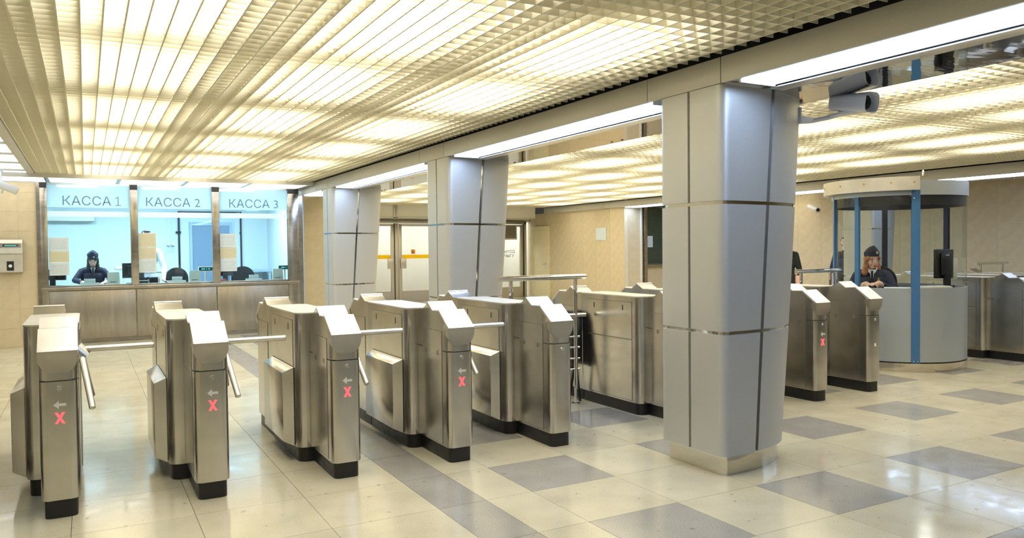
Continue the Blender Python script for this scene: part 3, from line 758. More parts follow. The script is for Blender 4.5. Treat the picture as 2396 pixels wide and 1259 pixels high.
# ================================================================== TURNSTILES
FX, HW, FY = .0445, .0925, -.95          # front module: centre x, half width, front y (local to the cabinet centre)
def ts_meshes():
    P = {}
    def keep(k, bm, mt, sm=True):
        o = obj(k, bm, mt, sm=sm); P[k] = o.data; D.objects.remove(o)
    # black base
    bm = nb()
    prism(bm, rrect(FX - HW + .014, FX + HW - .014, FY + .014, -.40, .035), 'z', 0, .104)
    prism(bm, rrect(-FX - HW + .014, -FX + HW - .014, .40, -FY - .014, .035), 'z', 0, .104)
    prism(bm, rrect(-.143 + .014, .142 - .014, -.45 + .014, .45 - .014, .06), 'z', 0, .103)
    keep('base', bm, 'black_base')
    bm = nb(); prism(bm, rrect(FX - HW, FX + HW, FY, -.40, .042, 6, (1, 1, 0, 0)), 'z', .10, .737); keep('module_body', bm, 'steel')
    bm = nb(); prism(bm, rrect(FX - HW + .003, FX + HW - .003, FY + .003, -.42, .04, 6, (1, 1, 0, 0)), 'z', .735, .745); keep('lid_gap', bm, 'seam')
    st = [(0, .050, .884), (.006, .064, .890), (.016, .078, .898), (.03, .088, .908), (.045, HW, .921), (.145, HW, 1.003), (.262, HW, 1.001), (.34, HW, 1.050), (.437, HW, 1.004), (.55, HW, 1.004)]
    bm = nb(); rows = []
    for y, wv, zt in st: rows.append([bm.verts.new((FX + sx * wv, FY + y, z)) for sx, z in ((-1, .743), (1, .743), (1, zt), (-1, zt))])
    for a, b in zip(rows, rows[1:]):
        for k in range(4): bm.faces.new((a[k], a[(k + 1) % 4], b[(k + 1) % 4], b[k]))
    bm.faces.new(rows[0][::-1]); bm.faces.new(rows[-1]); keep('head', bm, 'steel')
    w2 = HW + .0015
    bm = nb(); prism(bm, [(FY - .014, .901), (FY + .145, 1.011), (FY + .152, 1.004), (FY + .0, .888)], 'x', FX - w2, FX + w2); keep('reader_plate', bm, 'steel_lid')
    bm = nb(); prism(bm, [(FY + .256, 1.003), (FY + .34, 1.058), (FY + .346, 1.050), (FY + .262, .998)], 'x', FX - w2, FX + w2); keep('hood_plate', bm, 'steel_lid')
    # U shaped shield under the reader plate
    out = [(-w2, .899), (-w2, .872)]
    for k in range(1, 8):
        t = k / 8 * PI / 2; out.append((-w2 + (w2 - .035) * (1 - math.cos(t)), .872 - .087 * math.sin(t)))
    out += [(-.035, .785), (.035, .785)] + [(-x, z) for x, z in out[::-1]]
    yf = lambda z: FY - .014 + .010 * (.899 - z) / .114
    bm = nb(); n = len(out)
    r0 = [bm.verts.new((FX + x, FY + .045, z)) for x, z in out]; r1 = [bm.verts.new((FX + x, yf(z), z)) for x, z in out]
    sc_ = lambda z, k: .845 + (z - .845) * k
    r2 = [bm.verts.new((FX + x * .82, yf(sc_(z, .82)) + .0005, sc_(z, .82))) for x, z in out]
    r3 = [bm.verts.new((FX + x * .5, yf(sc_(z, .5)) + .0022, sc_(z, .5))) for x, z in out]
    cc = bm.verts.new((FX, yf(.845) + .003, .845))
    for a, b in ((r0, r1), (r1, r2), (r2, r3)):
        for i in range(n): bm.faces.new((a[i], a[(i + 1) % n], b[(i + 1) % n], b[i]))
    for i in range(n): bm.faces.new((r3[i], r3[(i + 1) % n], cc))
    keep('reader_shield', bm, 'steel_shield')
    for k, s in (('door_panel', -1), ('door_panel_2', 1)):
        x = FX + s * HW
        bm = nb(); box(bm, min(x, x + s * .0016), max(x, x + s * .0016), FY + .102, FY + .445, .112, .872); keep(k + '_gap', bm, 'soft_seam')
        bm = nb(); box(bm, min(x, x + s * .003), max(x, x + s * .003), FY + .105, FY + .442, .115, .869); keep(k, bm, 'steel')
        for y in (-.58, -.78): keep(k + '_sensor%d' % (y < -.7), B(min(x + s * .0028, x + s * .004), max(x + s * .0028, x + s * .004), y - .016, y + .016, .705, .737), 'steel_counter')
    bm = nb(); cyl(bm, (FX + .005, FY, .700), (FX + .005, FY - .006, .700), .014, .012, 20); cyl(bm, (FX + .005, FY - .006, .700), (FX + .005, FY - .010, .700), .006, n=12); keep('lock', bm, 'chrome')
    ax = FX + .004
    bm = nb(); z = .612; prism(bm, [(ax - .030, z), (ax - .004, z + .022), (ax - .004, z + .007), (ax + .030, z + .007), (ax + .030, z - .007), (ax - .004, z - .007), (ax - .004, z - .022)], 'y', FY - .003, FY + .001); keep('arrow_sign', bm, 'arrow_off')
    bm = nb(); z = .541
    for s in (-1, 1): prism(bm, [(ax - s * .024, z + .030), (ax - s * .010, z + .030), (ax + s * .024, z - .030), (ax + s * .010, z - .030)], 'y', FY - .003 - s * .0003, FY + .001)
    keep('cross_sign', bm, 'red_x')
    # middle cabinet
    bm = nb(); prism(bm, rrect(-.143, .142, -.45, .45, .062, 7), 'z', .10, 1.0); keep('cabinet', bm, 'steel')
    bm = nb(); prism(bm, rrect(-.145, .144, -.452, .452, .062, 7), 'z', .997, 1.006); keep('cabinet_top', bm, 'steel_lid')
    for k, (z0, z1) in (('upper_panel', (.64, .952)), ('lower_panel', (.118, .632))):
        keep(k + '_gap', B(-.1446, -.142, -.353, .305, z0 - .003, z1 + .003), 'soft_seam'); keep(k, B(-.1462, -.142, -.35, .302, z0, z1), 'steel')
    for y in (.2, -.226): keep('slot%d' % (y < 0), B(-.1475, -.145, y - .006, y + .006, .88, .925), 'seam')
    bm = nb()
    a = [bm.verts.new((-.1465, y, z)) for y, z in ((-.365, .10), (.30, .10), (.30, .635), (-.365, .635))]
    b = [bm.verts.new((-.218, y, z)) for y, z in ((-.343, .135), (.27, .135), (.27, .60), (-.343, .60))]
    bm.faces.new(a); bm.faces.new(b[::-1])
    for i in range(4): bm.faces.new((a[i], a[(i + 1) % 4], b[(i + 1) % 4], b[i]))
    bmesh.ops.bevel(bm, geom=list(bm.edges), offset=.002, segments=1, affect='EDGES'); keep('side_box', bm, 'steel')
    # tripod
    hx, hy, hz = FX + HW, -.64, .868
    d = Vector((1, 0, -1)).normalized()
    bm = nb(); cyl(bm, (hx - .02, hy, hz + .0), Vector((hx - .02, hy, hz)) + d * .07, .055, .046, 20); keep('hub', bm, 'steel')
    h0 = Vector((hx + .012, hy, hz))
    for k, v in enumerate(((1, 0, 0), (.14, -.58, -.80), (.14, .58, -.80))):
        v = Vector(v).normalized(); e = h0 + v * .385
        bm = nb(); tube(bm, [h0 - v * .01, h0 + v * .03, h0 + v * .0301, e - v * .006, e], .017, 14)
        for vt in bm.verts:
            if (vt.co - e).length < .0175: vt.co = e + (vt.co - e) * .75
        keep('arm_%d' % k, bm, 'steel_lid')
    return P
TS = ts_meshes()
def turnstile(off, dy, label, arms=True, sidebox=True, signs=True, detail=True, sticker=False):
    t = thing('turnstile', label, 'turnstile', (2.128 + off, 5.62 + dy, 0), 0, 'turnstiles across the hall')
    obj('base', TS['base'], None, t)
    for r in (0, PI):
        nm = lambda s: s
        bo = obj('module_body', TS['module_body'], None, t); hd = obj('head', TS['head'], None, t)
        sub = [('lid_gap', bo), ('reader_plate', hd), ('hood_plate', hd), ('reader_shield', hd), ('door_panel', bo), ('door_panel_2', bo), ('lock', bo)]
        if signs and r == 0: sub += [('arrow_sign', bo), ('cross_sign', bo)]
        for k, par in sub:
            q = obj('door_panel' if k == 'door_panel_2' else k, TS[k], None, par)
            if k.startswith('door_panel'):
                obj('panel_gap', TS[k + '_gap'], None, bo); obj('sensor_window', TS[k + '_sensor0'], None, bo); obj('sensor_window', TS[k + '_sensor1'], None, bo)
        if sticker and r == 0: obj('white_sticker', B(FX - .010, FX + .014, FY - .0015, FY, .44, .47), 'white_plastic', bo)
        bo.rotation_euler.z = r; hd.rotation_euler.z = r
    cb = obj('cabinet', TS['cabinet'], None, t); obj('cabinet_top', TS['cabinet_top'], None, cb)
    for r in (0, PI):
        for k in ('upper_panel_gap', 'upper_panel', 'lower_panel_gap', 'lower_panel', 'slot0', 'slot1'):
            q = obj({'upper_panel_gap': 'panel_gap', 'lower_panel_gap': 'panel_gap', 'slot0': 'slot', 'slot1': 'slot'}.get(k, k), TS[k], None, cb); q.rotation_euler.z = r
    if sidebox: obj('side_box', TS['side_box'], None, t)
    if arms:
        h = obj('hub', TS['hub'], None, t)
        for k in range(3): obj('arm', TS['arm_%d' % k], None, h)
    return t
turnstile(-3.09, .10, 'steel turnstile just past the wall card reader with only its barrier arm in view')
turnstile(-2.315, .11, 'steel tripod turnstile in front of the wall card reader with a red X')
turnstile(-1.556, .035, 'steel tripod turnstile before the seam between the first two counter panels')
turnstile(-.768, .035, 'steel tripod turnstile on the ticket counter side of the dark floor strip')
turnstile(0, 0, 'steel turnstile with a red X on the column side of the dark floor strip')
turnstile(.79, 0, 'steel turnstile without lit signs beside the chrome passage railing', arms=False, signs=False)
turnstile(2.065, 0, 'steel turnstile with a flat plain side partly hidden behind the camera column', arms=False, sidebox=False, signs=False)
turnstile(2.90, .05, 'steel turnstile hidden behind the camera column with only its rear hood showing', arms=False, sidebox=False)
turnstile(3.684, .14, 'steel turnstile with a small red X standing just past the camera column', arms=False, sidebox=False)
turnstile(4.488, .19, 'steel turnstile with a tiny white sticker next to the round booth', arms=False, sidebox=False, signs=False, sticker=True)
turnstile(7.70, .39, 'steel turnstile on the far side of the round booth by the short railing', arms=False, sidebox=False, signs=False)
turnstile(8.55, .45, 'steel turnstile beyond the short railing past the booth', arms=False, sidebox=False, signs=False)
turnstile(9.35, .50, 'last steel turnstile against the far beam past the booth', arms=False, sidebox=False, signs=False)

# ================================================================== RAILINGS, FOLDING CHAIR
def railing(x0, x1, y, z, px, label, r=.0235, rungs=True):
    t = thing('railing', label, 'railing', ((x0 + x1) / 2, y, 0)); cx = (x0 + x1) / 2
    obj('top_rail', cyl(nb(), (x0 - cx, 0, z), (x1 - cx, 0, z), r, n=24), 'chrome', t)
    for p in px:
        q = obj('post', cyl(nb(), (p - cx, 0, .012), (p - cx, 0, z), r * .74, n=20), 'chrome', t)
        obj('floor_flange', cyl(nb(), (p - cx, 0, 0), (p - cx, 0, .014), r * 1.7, n=20), 'chrome', q)
    if rungs:
        obj('mid_rail', cyl(nb(), (px[0] - cx - .1, 0, .81), (x1 - cx, 0, .81), r * .8, n=20), 'chrome', t)
        for z2 in (.615, .518, .417, .32): obj('rung', cyl(nb(), (px[0] - cx, 0, z2), (px[1] - cx + .04, 0, z2), .010, n=10), 'chrome', t)
railing(3.095, 3.99, 5.879, 1.16, (3.216, 3.882), 'chrome passage railing with rungs between two turnstiles near the column')
railing(6.90, 7.64, 6.02, 1.132, (6.98, 7.46, 7.575), 'chrome railing ending against the round booth', rungs=False)
railing(12.22, 13.1, 7.15, 1.108, (12.35, 12.95), 'short chrome railing past the far side of the booth', rungs=False)
t = thing('folding_chair', 'black folding chair folded and leaned behind the passage railing', 'chair', (3.955, 6.15, 0), math.radians(-92))
w = .19
obj('back_loop', tube(nb(), [(-w, -.10, 0), (-w, 0, .45), (-w, .03, .72), (-w + .03, .035, .80), (0, .037, .82), (w - .03, .035, .80), (w, .03, .72), (w, 0, .45), (w, -.10, 0)], .013, 8), 'black_plastic', t)
obj('front_loop', tube(nb(), [(-w + .025, .045, 0), (-w + .025, .0, .40), (-w + .025, -.02, .50), (0, -.022, .53), (w - .025, -.02, .50), (w - .025, .0, .40), (w - .025, .045, 0)], .012, 8), 'black_plastic', t)
obj('seat', prism(nb(), rrect(-w + .03, w - .03, .30, .66, .05), 'y', -.03, .0), 'black_fabric', t)
obj('backrest', prism(nb(), rrect(-w + .01, w - .01, .62, .80, .05), 'y', .03, .055), 'black_fabric', t)

# ================================================================== ROUND BOOTH
BX, BY, BR = 8.50, 5.90, .722
t = thing('guard_booth', 'round grey guard booth with curved glass and blue posts', 'booth', (BX, BY, 0))
rad = math.radians
obj('plinth', arc_wall(nb(), 0, 0, .2, BR + .002, 0, 2 * PI, 0, .098, 64), 'plinth_steel', t)
obj('shadow_gap', arc_wall(nb(), 0, 0, .2, BR - .012, 0, 2 * PI, .098, .112, 64), 'seam', t)
for a0, a1 in ((-131, -14), (-14, 47), (47, 113), (183, 229)):
    obj('drum_panel', arc_wall(nb(), 0, 0, BR - .03, BR, rad(a0) + .003, rad(a1) - .003, .112, .932, 28), 'drum_grey', t)
    g = obj('curved_glass', arc_wall(nb(), 0, 0, BR - .012, BR - .006, rad(a0) + .01, rad(a1) - .01, .932, 1.985, 28), 'booth_glass', t)
g = obj('sliding_door_glass', arc_wall(nb(), 0, 0, BR - .012, BR - .006, rad(113), rad(183), .10, 1.985, 28), 'booth_glass', t)
obj('roof_band', arc_wall(nb(), 0, 0, BR - .012, BR + .008, 0, 2 * PI, 1.965, 2.125, 72), 'drum_grey', t)
obj('inner_band', arc_wall(nb(), 0, 0, BR - .030, BR - .013, 0, 2 * PI, 1.86, 2.12, 72), 'dark_roof', t)
obj('roof', cyl(nb(), (0, 0, 2.10), (0, 0, 2.118), BR - .013, n=64), 'dark_roof', t)
l = obj('lamp_ring', cyl(nb(), (.16, -.22, 2.06), (.16, -.22, 2.10), .13, n=28), 'white_plastic', t); obj('lamp_diffuser', cyl(nb(), (.16, -.22, 2.05), (.16, -.22, 2.06), .12, n=28), 'booth_lamp', l)
hb = obj('door_header', arc_wall(nb(), 0, 0, BR + .085, BR + .10, rad(112), rad(230), 2.015, 2.165, 48), 'steel_lid', t)
obj('header_bracket', arc_wall(nb(), 0, 0, BR + .008, BR + .085, rad(115), rad(228), 2.03, 2.05, 40), 'alu', t)
bm = nb()
for a in (140, 168, 190, 210, 226):
    ca, sa = math.cos(rad(a)), math.sin(rad(a)); cyl(bm, (ca * (BR + .10), sa * (BR + .10), 2.10), (ca * (BR + .106), sa * (BR + .106), 2.10), .010, n=10)
obj('screw', bm, 'gold', hb)
for a, mt, wd, z0, z1, r in ((-131, 'blue_post', 3.4, .105, 2.02, .012), (143, 'blue_post', 2.0, .1, 2.0, .008), (179, 'blue_post', 2.0, .1, 2.0, .006), (113, 'navy_post', 2.6, .1, 2.0, 0), (47, 'navy_post', 2.6, .1, 2.0, 0), (-14, 'navy_post', 2.8, .1, 2.0, 0)):
    p = obj('post', arc_wall(nb(), 0, 0, BR - .03, BR + r, rad(a - wd), rad(a + wd), z0, z1, 4), mt, t)
    if r == .012:
        bm = nb()
        for z in (.125, .91, 1.93):
            for da in (-1.6, 1.6):
                ca, sa = math.cos(rad(a + da)), math.sin(rad(a + da)); cyl(bm, (ca * (BR + r), sa * (BR + r), z), (ca * (BR + r + .004), sa * (BR + r + .004), z), .006, n=8)
        obj('screw', bm, 'chrome', p)
bm = nb(); n = 14
tube(bm, [(-.46 + .055 * math.cos(PI * k / n), -.62 + .03 * math.cos(PI * k / n), 2.165 + .06 * math.sin(PI * k / n)) for k in range(n + 1)], .009, 8)
obj('lifting_eye', bm, 'alu', t)
# curved desk ledge inside
obj('desk', arc_wall(nb(), 0, 0, .34, BR - .032, rad(-150), rad(-5), .895, .918, 40), 'black_plastic', t)
bx = obj('control_box', B(-.02, .03, -.07, .07, 1.0, 1.25, .005), 'beige_plastic', t, (.56, -.30, 0)); bx.rotation_euler.z = .6
obj('red_button', cyl(nb(), (-.02, .0, 1.19), (-.030, .0, 1.19), .014, n=14), 'red_led', bx)
for y, z in ((-.02, 1.13), (.03, 1.13), (-.02, 1.07), (.03, 1.07)): obj('button', cyl(nb(), (-.02, y, z), (-.026, y, z), .010, n=10), 'seam', bx)
monitor(8.86, 5.56, .918, math.radians(176), .30, .34, 'black monitor on the desk inside the round booth')
o = obj('papers', B(-.16, .12, -.09, .09, 0, .012, .003), 'shirt', None, (8.13, 5.62, .918)); o.rotation_euler.z = -.9; tag(o, 'white papers on the booth desk before the guard', 'papers')
t = thing('keyboard', 'cream keyboard on the booth desk between guard and monitor', 'keyboard', (8.40, 5.40, .918), -.35)
obj('body', B(-.20, .20, -.07, .07, 0, .022, .006), 'keyboard', t)
bm = nb()
for k in range(14):
    for j in range(4): box(bm, -.185 + k * .0265, -.163 + k * .0265, -.055 + j * .028, -.033 + j * .028, .022, .029)
obj('keys', bm, 'white_plastic', t)
office_chair(8.52, 6.20, math.radians(-60), 1.16, 'black office chair inside the round booth behind the guard', .42)

# ================================================================== SECURITY CAMERAS
t = thing('security_camera', 'pale hooded security camera bracketed to the grey column', 'security camera', (4.235, 3.68, 2.29))
obj('wall_plate', B(-.008, .008, -.03, .03, -.05, .06, .003), 'cctv_white', t)
obj('bracket', prism(nb(), [(.005, -.045), (.13, -.035), (.165, -.02), (.165, .0), (.12, .0), (.02, .01)], 'y', -.018, .018), 'cctv_white', t)
obj('knuckle', tube(nb(), [(.145, 0, -.018), (.16, -.12, -.012), (.16, -.22, .0)], .016, 10), 'cctv_white', t)
bd = thing_b = obj('mount_plate', B(.12, .20, -.34, -.16, -.012, .004), 'cctv_white', t)
ax0, ax1 = Vector((.165, -.16, .075)), Vector((.145, -.46, .030))
dv = (ax1 - ax0).normalized(); sx = dv.cross(Vector((0, 0, 1))).normalized(); up = sx.cross(dv)
def shell_at(bm, p, prof, a, b, k0=1., k1=1.):
    r0 = [bm.verts.new(p + dv * a + (sx * x + up * z) * k0) for x, z in prof]; r1 = [bm.verts.new(p + dv * b + (sx * x + up * z) * k1) for x, z in prof]
    n = len(prof)
    for i in range(n): bm.faces.new((r0[i], r0[(i + 1) % n], r1[(i + 1) % n], r1[i]))
    return r0, r1
bm = nb(); oc = rrect(-.062, .062, -.062, .066, .036, 5); ic = rrect(-.057, .057, -.057, .061, .032, 5)
L_ = (ax1 - ax0).length
a0, a1 = shell_at(bm, ax0, oc, 0, L_, .80, 1.0); b0, b1 = shell_at(bm, ax0, ic, L_ - .06, L_, 1, 1.0)
n = len(oc); bm.faces.new(a0)
for i in range(n): bm.faces.new((a1[i], a1[(i + 1) % n], b1[(i + 1) % n], b1[i]))
bm.faces.new(b0); h = obj('housing', bm, 'cctv_white', t)
q = ax1 - dv * .055 + up * .002 - sx * .0
bm = nb(); cyl(bm, q, q + dv * .008, .046, n=24); obj('front_glass', bm, 'black_plastic', h)
bm = nb(); cyl(bm, q + dv * .008, q + dv * .022, .018, .016, 18); obj('lens', bm, 'lcd', h)
def small_cctv(loc, d0, ln, r, label, rootoff):
    t = thing('security_camera', label, 'security camera', loc)
    d0 = Vector(d0).normalized()
    bm = nb(); cyl(bm, -d0 * ln * .5, d0 * ln * .5, r * .9, r, 22); b = obj('housing', bm, 'cctv_white', t)
    obj('lens', cyl(nb(), d0 * ln * .5, d0 * (ln * .5 + .004), r * .7, n=18), 'black_plastic', b)
    ro = Vector(rootoff)
    obj('bracket', tube(nb(), [(0, 0, -r * .5), (ro.x * .5, ro.y * .5, -r * 1.6), ro], .014, 8), 'cctv_white', t)
    pl = nb(); cyl(pl, ro, ro + ro.normalized() * .012, .035, n=18); obj('mount_plate', pl, 'cctv_white', t)
small_cctv((-.93, 12.2, 2.32), (1, .12, -.42), .34, .055, 'white bullet security camera hanging near the luminous ceiling panels', (-.05, .25, .22))
small_cctv((13.36, 11.2, 2.20), (-.35, -.9, -.25), .38, .05, 'small white security camera on the beige far wall', (.22, .05, -.04))

# ================================================================== PEOPLE
def hull(bm, pts):
    vs = [bm.verts.new(p) for p in pts]
    r = bmesh.ops.convex_hull(bm, input=vs)
    junk = [g for g in r['geom_interior'] if isinstance(g, bmesh.types.BMVert)]
    if junk: bmesh.ops.delete(bm, geom=junk, context='VERTS')
def cap(bm, p0, r0, p1, r1, flat=1.):
    """tapered limb segment; flat squeezes it front to back"""
    pts = []
    for p, r in ((p0, r0), (p1, r1)):
        for i in range(7):
            ph = -PI / 2 + PI * i / 6
            for j in range(12):
                th = 2 * PI * j / 12
                pts.append(Vector(p) + Vector((r * math.cos(ph) * math.cos(th), r * math.cos(ph) * math.sin(th) * flat, r * math.sin(ph))))
                if i in (0, 6): break
    hull(bm, pts)
def fuse(name, bm, mats, pick, parent, vox=.009, it=4):
    me = D.meshes.new(name); bm.to_mesh(me); bm.free()
    o = D.objects.new(name, me); COL.objects.link(o)
    r = o.modifiers.new('r', 'REMESH'); r.mode = 'VOXEL'; r.voxel_size = vox
    s = o.modifiers.new('s', 'SMOOTH'); s.iterations = it; s.factor = .5
    dg = bpy.context.evaluated_depsgraph_get(); m2 = D.meshes.new_from_object(o.evaluated_get(dg))
    D.objects.remove(o); D.meshes.remove(me)
    m2.materials.clear()
    for k in mats: m2.materials.append(MAT[k])
    if pick:
        for p in m2.polygons: p.material_index = pick(p.center)
    m2.polygons.foreach_set('use_smooth', [True] * len(m2.polygons))
    q = D.objects.new(name, m2); COL.objects.link(q); q.parent = parent; return q
def hand(bm, wrist, d, curl, thumb, s=1.):
    """palm + five fingers; d = pointing direction, curl = bending direction, thumb = side of the thumb"""
    w = Vector(wrist); d = Vector(d).normalized(); cu = Vector(curl).normalized(); th = Vector(thumb).normalized()
    pts = []
    for a in (0, .075 * s):
        for b in (-.034 * s, .034 * s):
            for cz in (-.011, .011): pts.append(w + d * a + th * b * (.75 if a == 0 else 1) + cu * cz)
    hull(bm, pts)
    for k, ln in enumerate((.066, .074, .070, .054)):
        b0 = w + d * .072 * s + th * (.027 - .018 * k) * s
        j1 = b0 + (d * .95 + cu * .25) * ln * .5 * s; j2 = j1 + (d * .7 + cu * .7) * ln * .5 * s
        cap(bm, b0, .0085 * s, j1, .008 * s); cap(bm, j1, .008 * s, j2, .007 * s)
    b0 = w + d * .022 * s + th * .030 * s; j1 = b0 + (d * .6 + th * .6 + cu * .3) * .04 * s; j2 = j1 + (d * .9 + cu * .4) * .03 * s
    cap(bm, b0, .010 * s, j1, .009 * s); cap(bm, j1, .009 * s, j2, .0075 * s)
def head_geo(bm, c, R):
    """skull, jaw, nose, ears around c; R turns the head (face looks towards -y)"""
    f = lambda x, y, z: Vector(c) + R @ Vector((x, y, z))
    ellipsoid(bm, f(0, .008, .022), (.073, .092, .092), R, 20)
    cap(bm, f(0, -.012, -.012), .066, f(0, -.040, -.078), .036)
    cap(bm, f(-.028, -.045, -.028), .030, f(.028, -.045, -.028), .030)
    cap(bm, f(0, -.080, .008), .010, f(0, -.098, -.028), .014)
    cap(bm, f(0, -.070, -.062), .018, f(0, -.066, -.066), .018)
    for s in (-1, 1): cap(bm, f(s * .070, .008, .015), .014, f(s * .068, .008, -.02), .011)
def face_parts(c, R, parent, lids=False):
    f = lambda x, y, z: Vector(c) + R @ Vector((x, y, z))
    bm = nb()
    for s in (-1, 1): ellipsoid(bm, f(s * .031, -.0765, .006), (.0135, .007, .0065), R, 10)
    ey = obj('eyes', bm, 'eye_white' if not lids else 'skin', parent)
    bm = nb()
    for s in (-1, 1): ellipsoid(bm, f(s * .031, -.0815, .006 if not lids else .001), (.0065, .0035, .006 if not lids else .002), R, 10)
    obj('iris', bm, 'eye_dark', ey)
    bm = nb()
    for s in (-1, 1): tube(bm, [f(s * .015, -.084, .026), f(s * .032, -.083, .031), f(s * .049, -.070, .025)], .0032, 6)
    obj('eyebrows', bm, 'hair_brown', parent)
    bm = nb(); ellipsoid(bm, f(0, -.0835, -.058), (.022, .008, .0055), R, 12); ellipsoid(bm, f(0, -.083, -.066), (.018, .008, .006), R, 12)
    obj('lips', bm, 'lips', parent)
def garrison_cap(c, R, parent, mt, tall=.105):
    f = lambda x, y, z: Vector(c) + R @ Vector((x, y, z))
    bm = nb(); rows = []; n = 28
    for z, kx, ky in ((.058, .079, .100), (.085, .083, .104), (.112, .078, .100), (.112 + tall * .35, .050, .088), (.112 + tall * .62, .012, .066)):
        rows.append([bm.verts.new(f(kx * math.cos(2 * PI * i / n), .012 + ky * math.sin(2 * PI * i / n), z + .010 * math.sin(2 * PI * i / n + PI) * (z > .1))) for i in range(n)])
    for a, b in zip(rows, rows[1:]):
        for i in range(n): bm.faces.new((a[i], a[(i + 1) % n], b[(i + 1) % n], b[i]))
    bm.faces.new(rows[0][::-1]); bm.faces.new(rows[-1])
    k = obj('cap', bm, mt, parent)
    bm = nb(); tube(bm, [f(.0845 * math.cos(2 * PI * i / n), .012 + .1055 * math.sin(2 * PI * i / n), .088 + .016 * abs(math.cos(PI * i / n + PI / 4))) for i in range(n)], .0035, 6); obj('cap_fold', bm, mt, k)
    bm = nb(); cyl(bm, f(.020, -.086, .098), f(.0205, -.094, .100), .014, n=18); b = obj('badge', bm, 'shirt', k)
    bm = nb(); cyl(bm, f(.0205, -.094, .100), f(.0205, -.0955, .1003), .008, n=14); obj('badge_centre', bm, 'gold', b)
def rotm(yw, pt=0, rl=0): return (Matrix.Rotation(yw, 3, 'Z') @ Matrix.Rotation(pt, 3, 'X') @ Matrix.Rotation(rl, 3, 'Y'))
def collar(parent, c, mt='shirt', w=.05):
    bm = nb()
    for s in (-1, 1):
        v = [bm.verts.new((c[0] + s * x, c[1] + y, c[2] + z)) for x, y, z in ((.004, -.030, -.035), (w, .015, .018), (w + .010, .0, -.008), (.030, -.046, -.060))]
        v2 = [bm.verts.new(q.co + Vector((0, -.006, .002))) for q in v]
        bm.faces.new(v); bm.faces.new(v2[::-1])
        for i in range(4): bm.faces.new((v[i], v[(i + 1) % 4], v2[(i + 1) % 4], v2[i]))
    return obj('shirt_collar', bm, mt, parent)
def seated(label, loc, rz, hc, R, jacket, hairmt, hair_list, elbows, hands, lids=False, tall=.105, shz=None):
    """torso, arms, thighs and shins in one surface; hc = head centre (local, above floor)"""
    t = thing('person', label, 'person', loc, rz)
    sz = (shz or hc[2] - .225); hip = .50
    bm = nb(); head_geo(bm, hc, R)
    cap(bm, (hc[0], hc[1] + .02, hc[2] - .07), .050, (0, .03, sz + .02), .056)
    cap(bm, (-.115, .03, sz - .05), .070, (.115, .03, sz - .05), .070, .9); cap(bm, (-.05, .03, sz - .02), .066, (.05, .03, sz - .02), .066, .9)
    cap(bm, (-.085, .02, sz - .16), .105, (.085, .02, sz - .16), .105, .85)
    cap(bm, (-.07, .03, hip + .12), .115, (.07, .03, hip + .12), .115, .85)
    cap(bm, (-.09, .02, hip), .12, (.09, .02, hip), .12, .9)
    for k, s in enumerate((-1, 1)):
        sh = Vector((s * .165, .03, sz - .05)); el = Vector(elbows[k]); wr = Vector(hands[k][0])
        cap(bm, sh, .054, el, .046); cap(bm, el, .047, wr, .036)
        hand(bm, wr + (wr - el).normalized() * .01, hands[k][1], (0, 0, -1), hands[k][2], .95)
        cap(bm, (s * .09, 0, hip - .01), .085, (s * .11, -.40, hip - .0), .066); cap(bm, (s * .11, -.40, hip - .0), .062, (s * .11, -.37, .09), .044)
        cap(bm, (s * .11, -.36, .045), .042, (s * .11, -.50, .035), .034)
    hv = Vector(hc); wrs = [Vector(h[0]) for h in hands]
    def pick(p):
        if p.z > max(hc[2] - .13, sz + .03) and (p - hv).length < .19: return 0
        for w_ in wrs:
            if (p - w_).length < .17 and p.z < w_.z + .05 and p.y < w_.y + .012: return 0
        return 1 if p.z > hip - .02 and p.y > -.16 or p.z > .62 else 2
    fuse('body', bm, ['skin', jacket, 'black_cloth'], pick, t)
    face_parts(hc, R, t, lids)
    garrison_cap(hc, R, t, jacket, tall)
    bm = nb()
    for cx, cy, cz, rx, ry, rzz in hair_list: ellipsoid(bm, hv + R @ Vector((cx, cy, cz)), (rx, ry, rzz), None, 14)
    fuse('hair', bm, [hairmt], None, t, .007, 3)
    collar(t, (hc[0] * .6, -.035, sz + .035))
    bm = nb(); v0 = sz
    prism(bm, [(-.030, v0 + .02), (.030, v0 + .02), (.012, v0 - .10), (-.012, v0 - .10)], 'y', -.085, -.070); obj('shirt_front', bm, 'shirt', t)
    bm = nb(); prism(bm, [(-.010, v0 + .005), (.010, v0 + .005), (.016, v0 - .12), (0, v0 - .14), (-.016, v0 - .12)], 'y', -.094, -.085); obj('tie', bm, 'black_cloth', t)
    return t
# booth guard: body to the hall, head turned towards the free side
wavy = [(0, .035, .02, .082, .072, .085), (-.068, .01, -.02, .026, .05, .07), (.068, .015, -.02, .026, .05, .07), (-.078, .0, -.085, .034, .048, .06), (.076, .01, -.08, .032, .048, .055),
        (-.090, -.005, -.135, .040, .045, .04), (.085, .01, -.125, .036, .045, .038), (0, .05, -.07, .08, .045, .09), (-.05, .045, -.13, .05, .045, .05), (.05, .05, -.13, .05, .045, .05), (-.06, -.045, .035, .02, .03, .03), (.06, -.045, .035, .02, .03, .03)]
g = seated('person with ginger hair in navy uniform and cap seated in the glass booth', (8.33, 6.12, 0), math.radians(-54), (0, -.01, 1.225), rotm(.42, .0), 'navy', 'hair_ginger', wavy,
           ((-.255, -.10, .87), (.255, -.10, .87)), (((-.06, -.29, .955), (1, -.25, -.05), (0, -1, 0)), ((.07, -.30, .965), (-1, -.2, -.05), (0, -1, 0))), shz=1.105)
bm = nb(); prism(bm, [(.055, .988), (.09, .988), (.085, 1.005), (.072, 1.03), (.060, 1.005)], 'y', -.110, -.085); obj('chest_emblem', bm, 'gold', g)
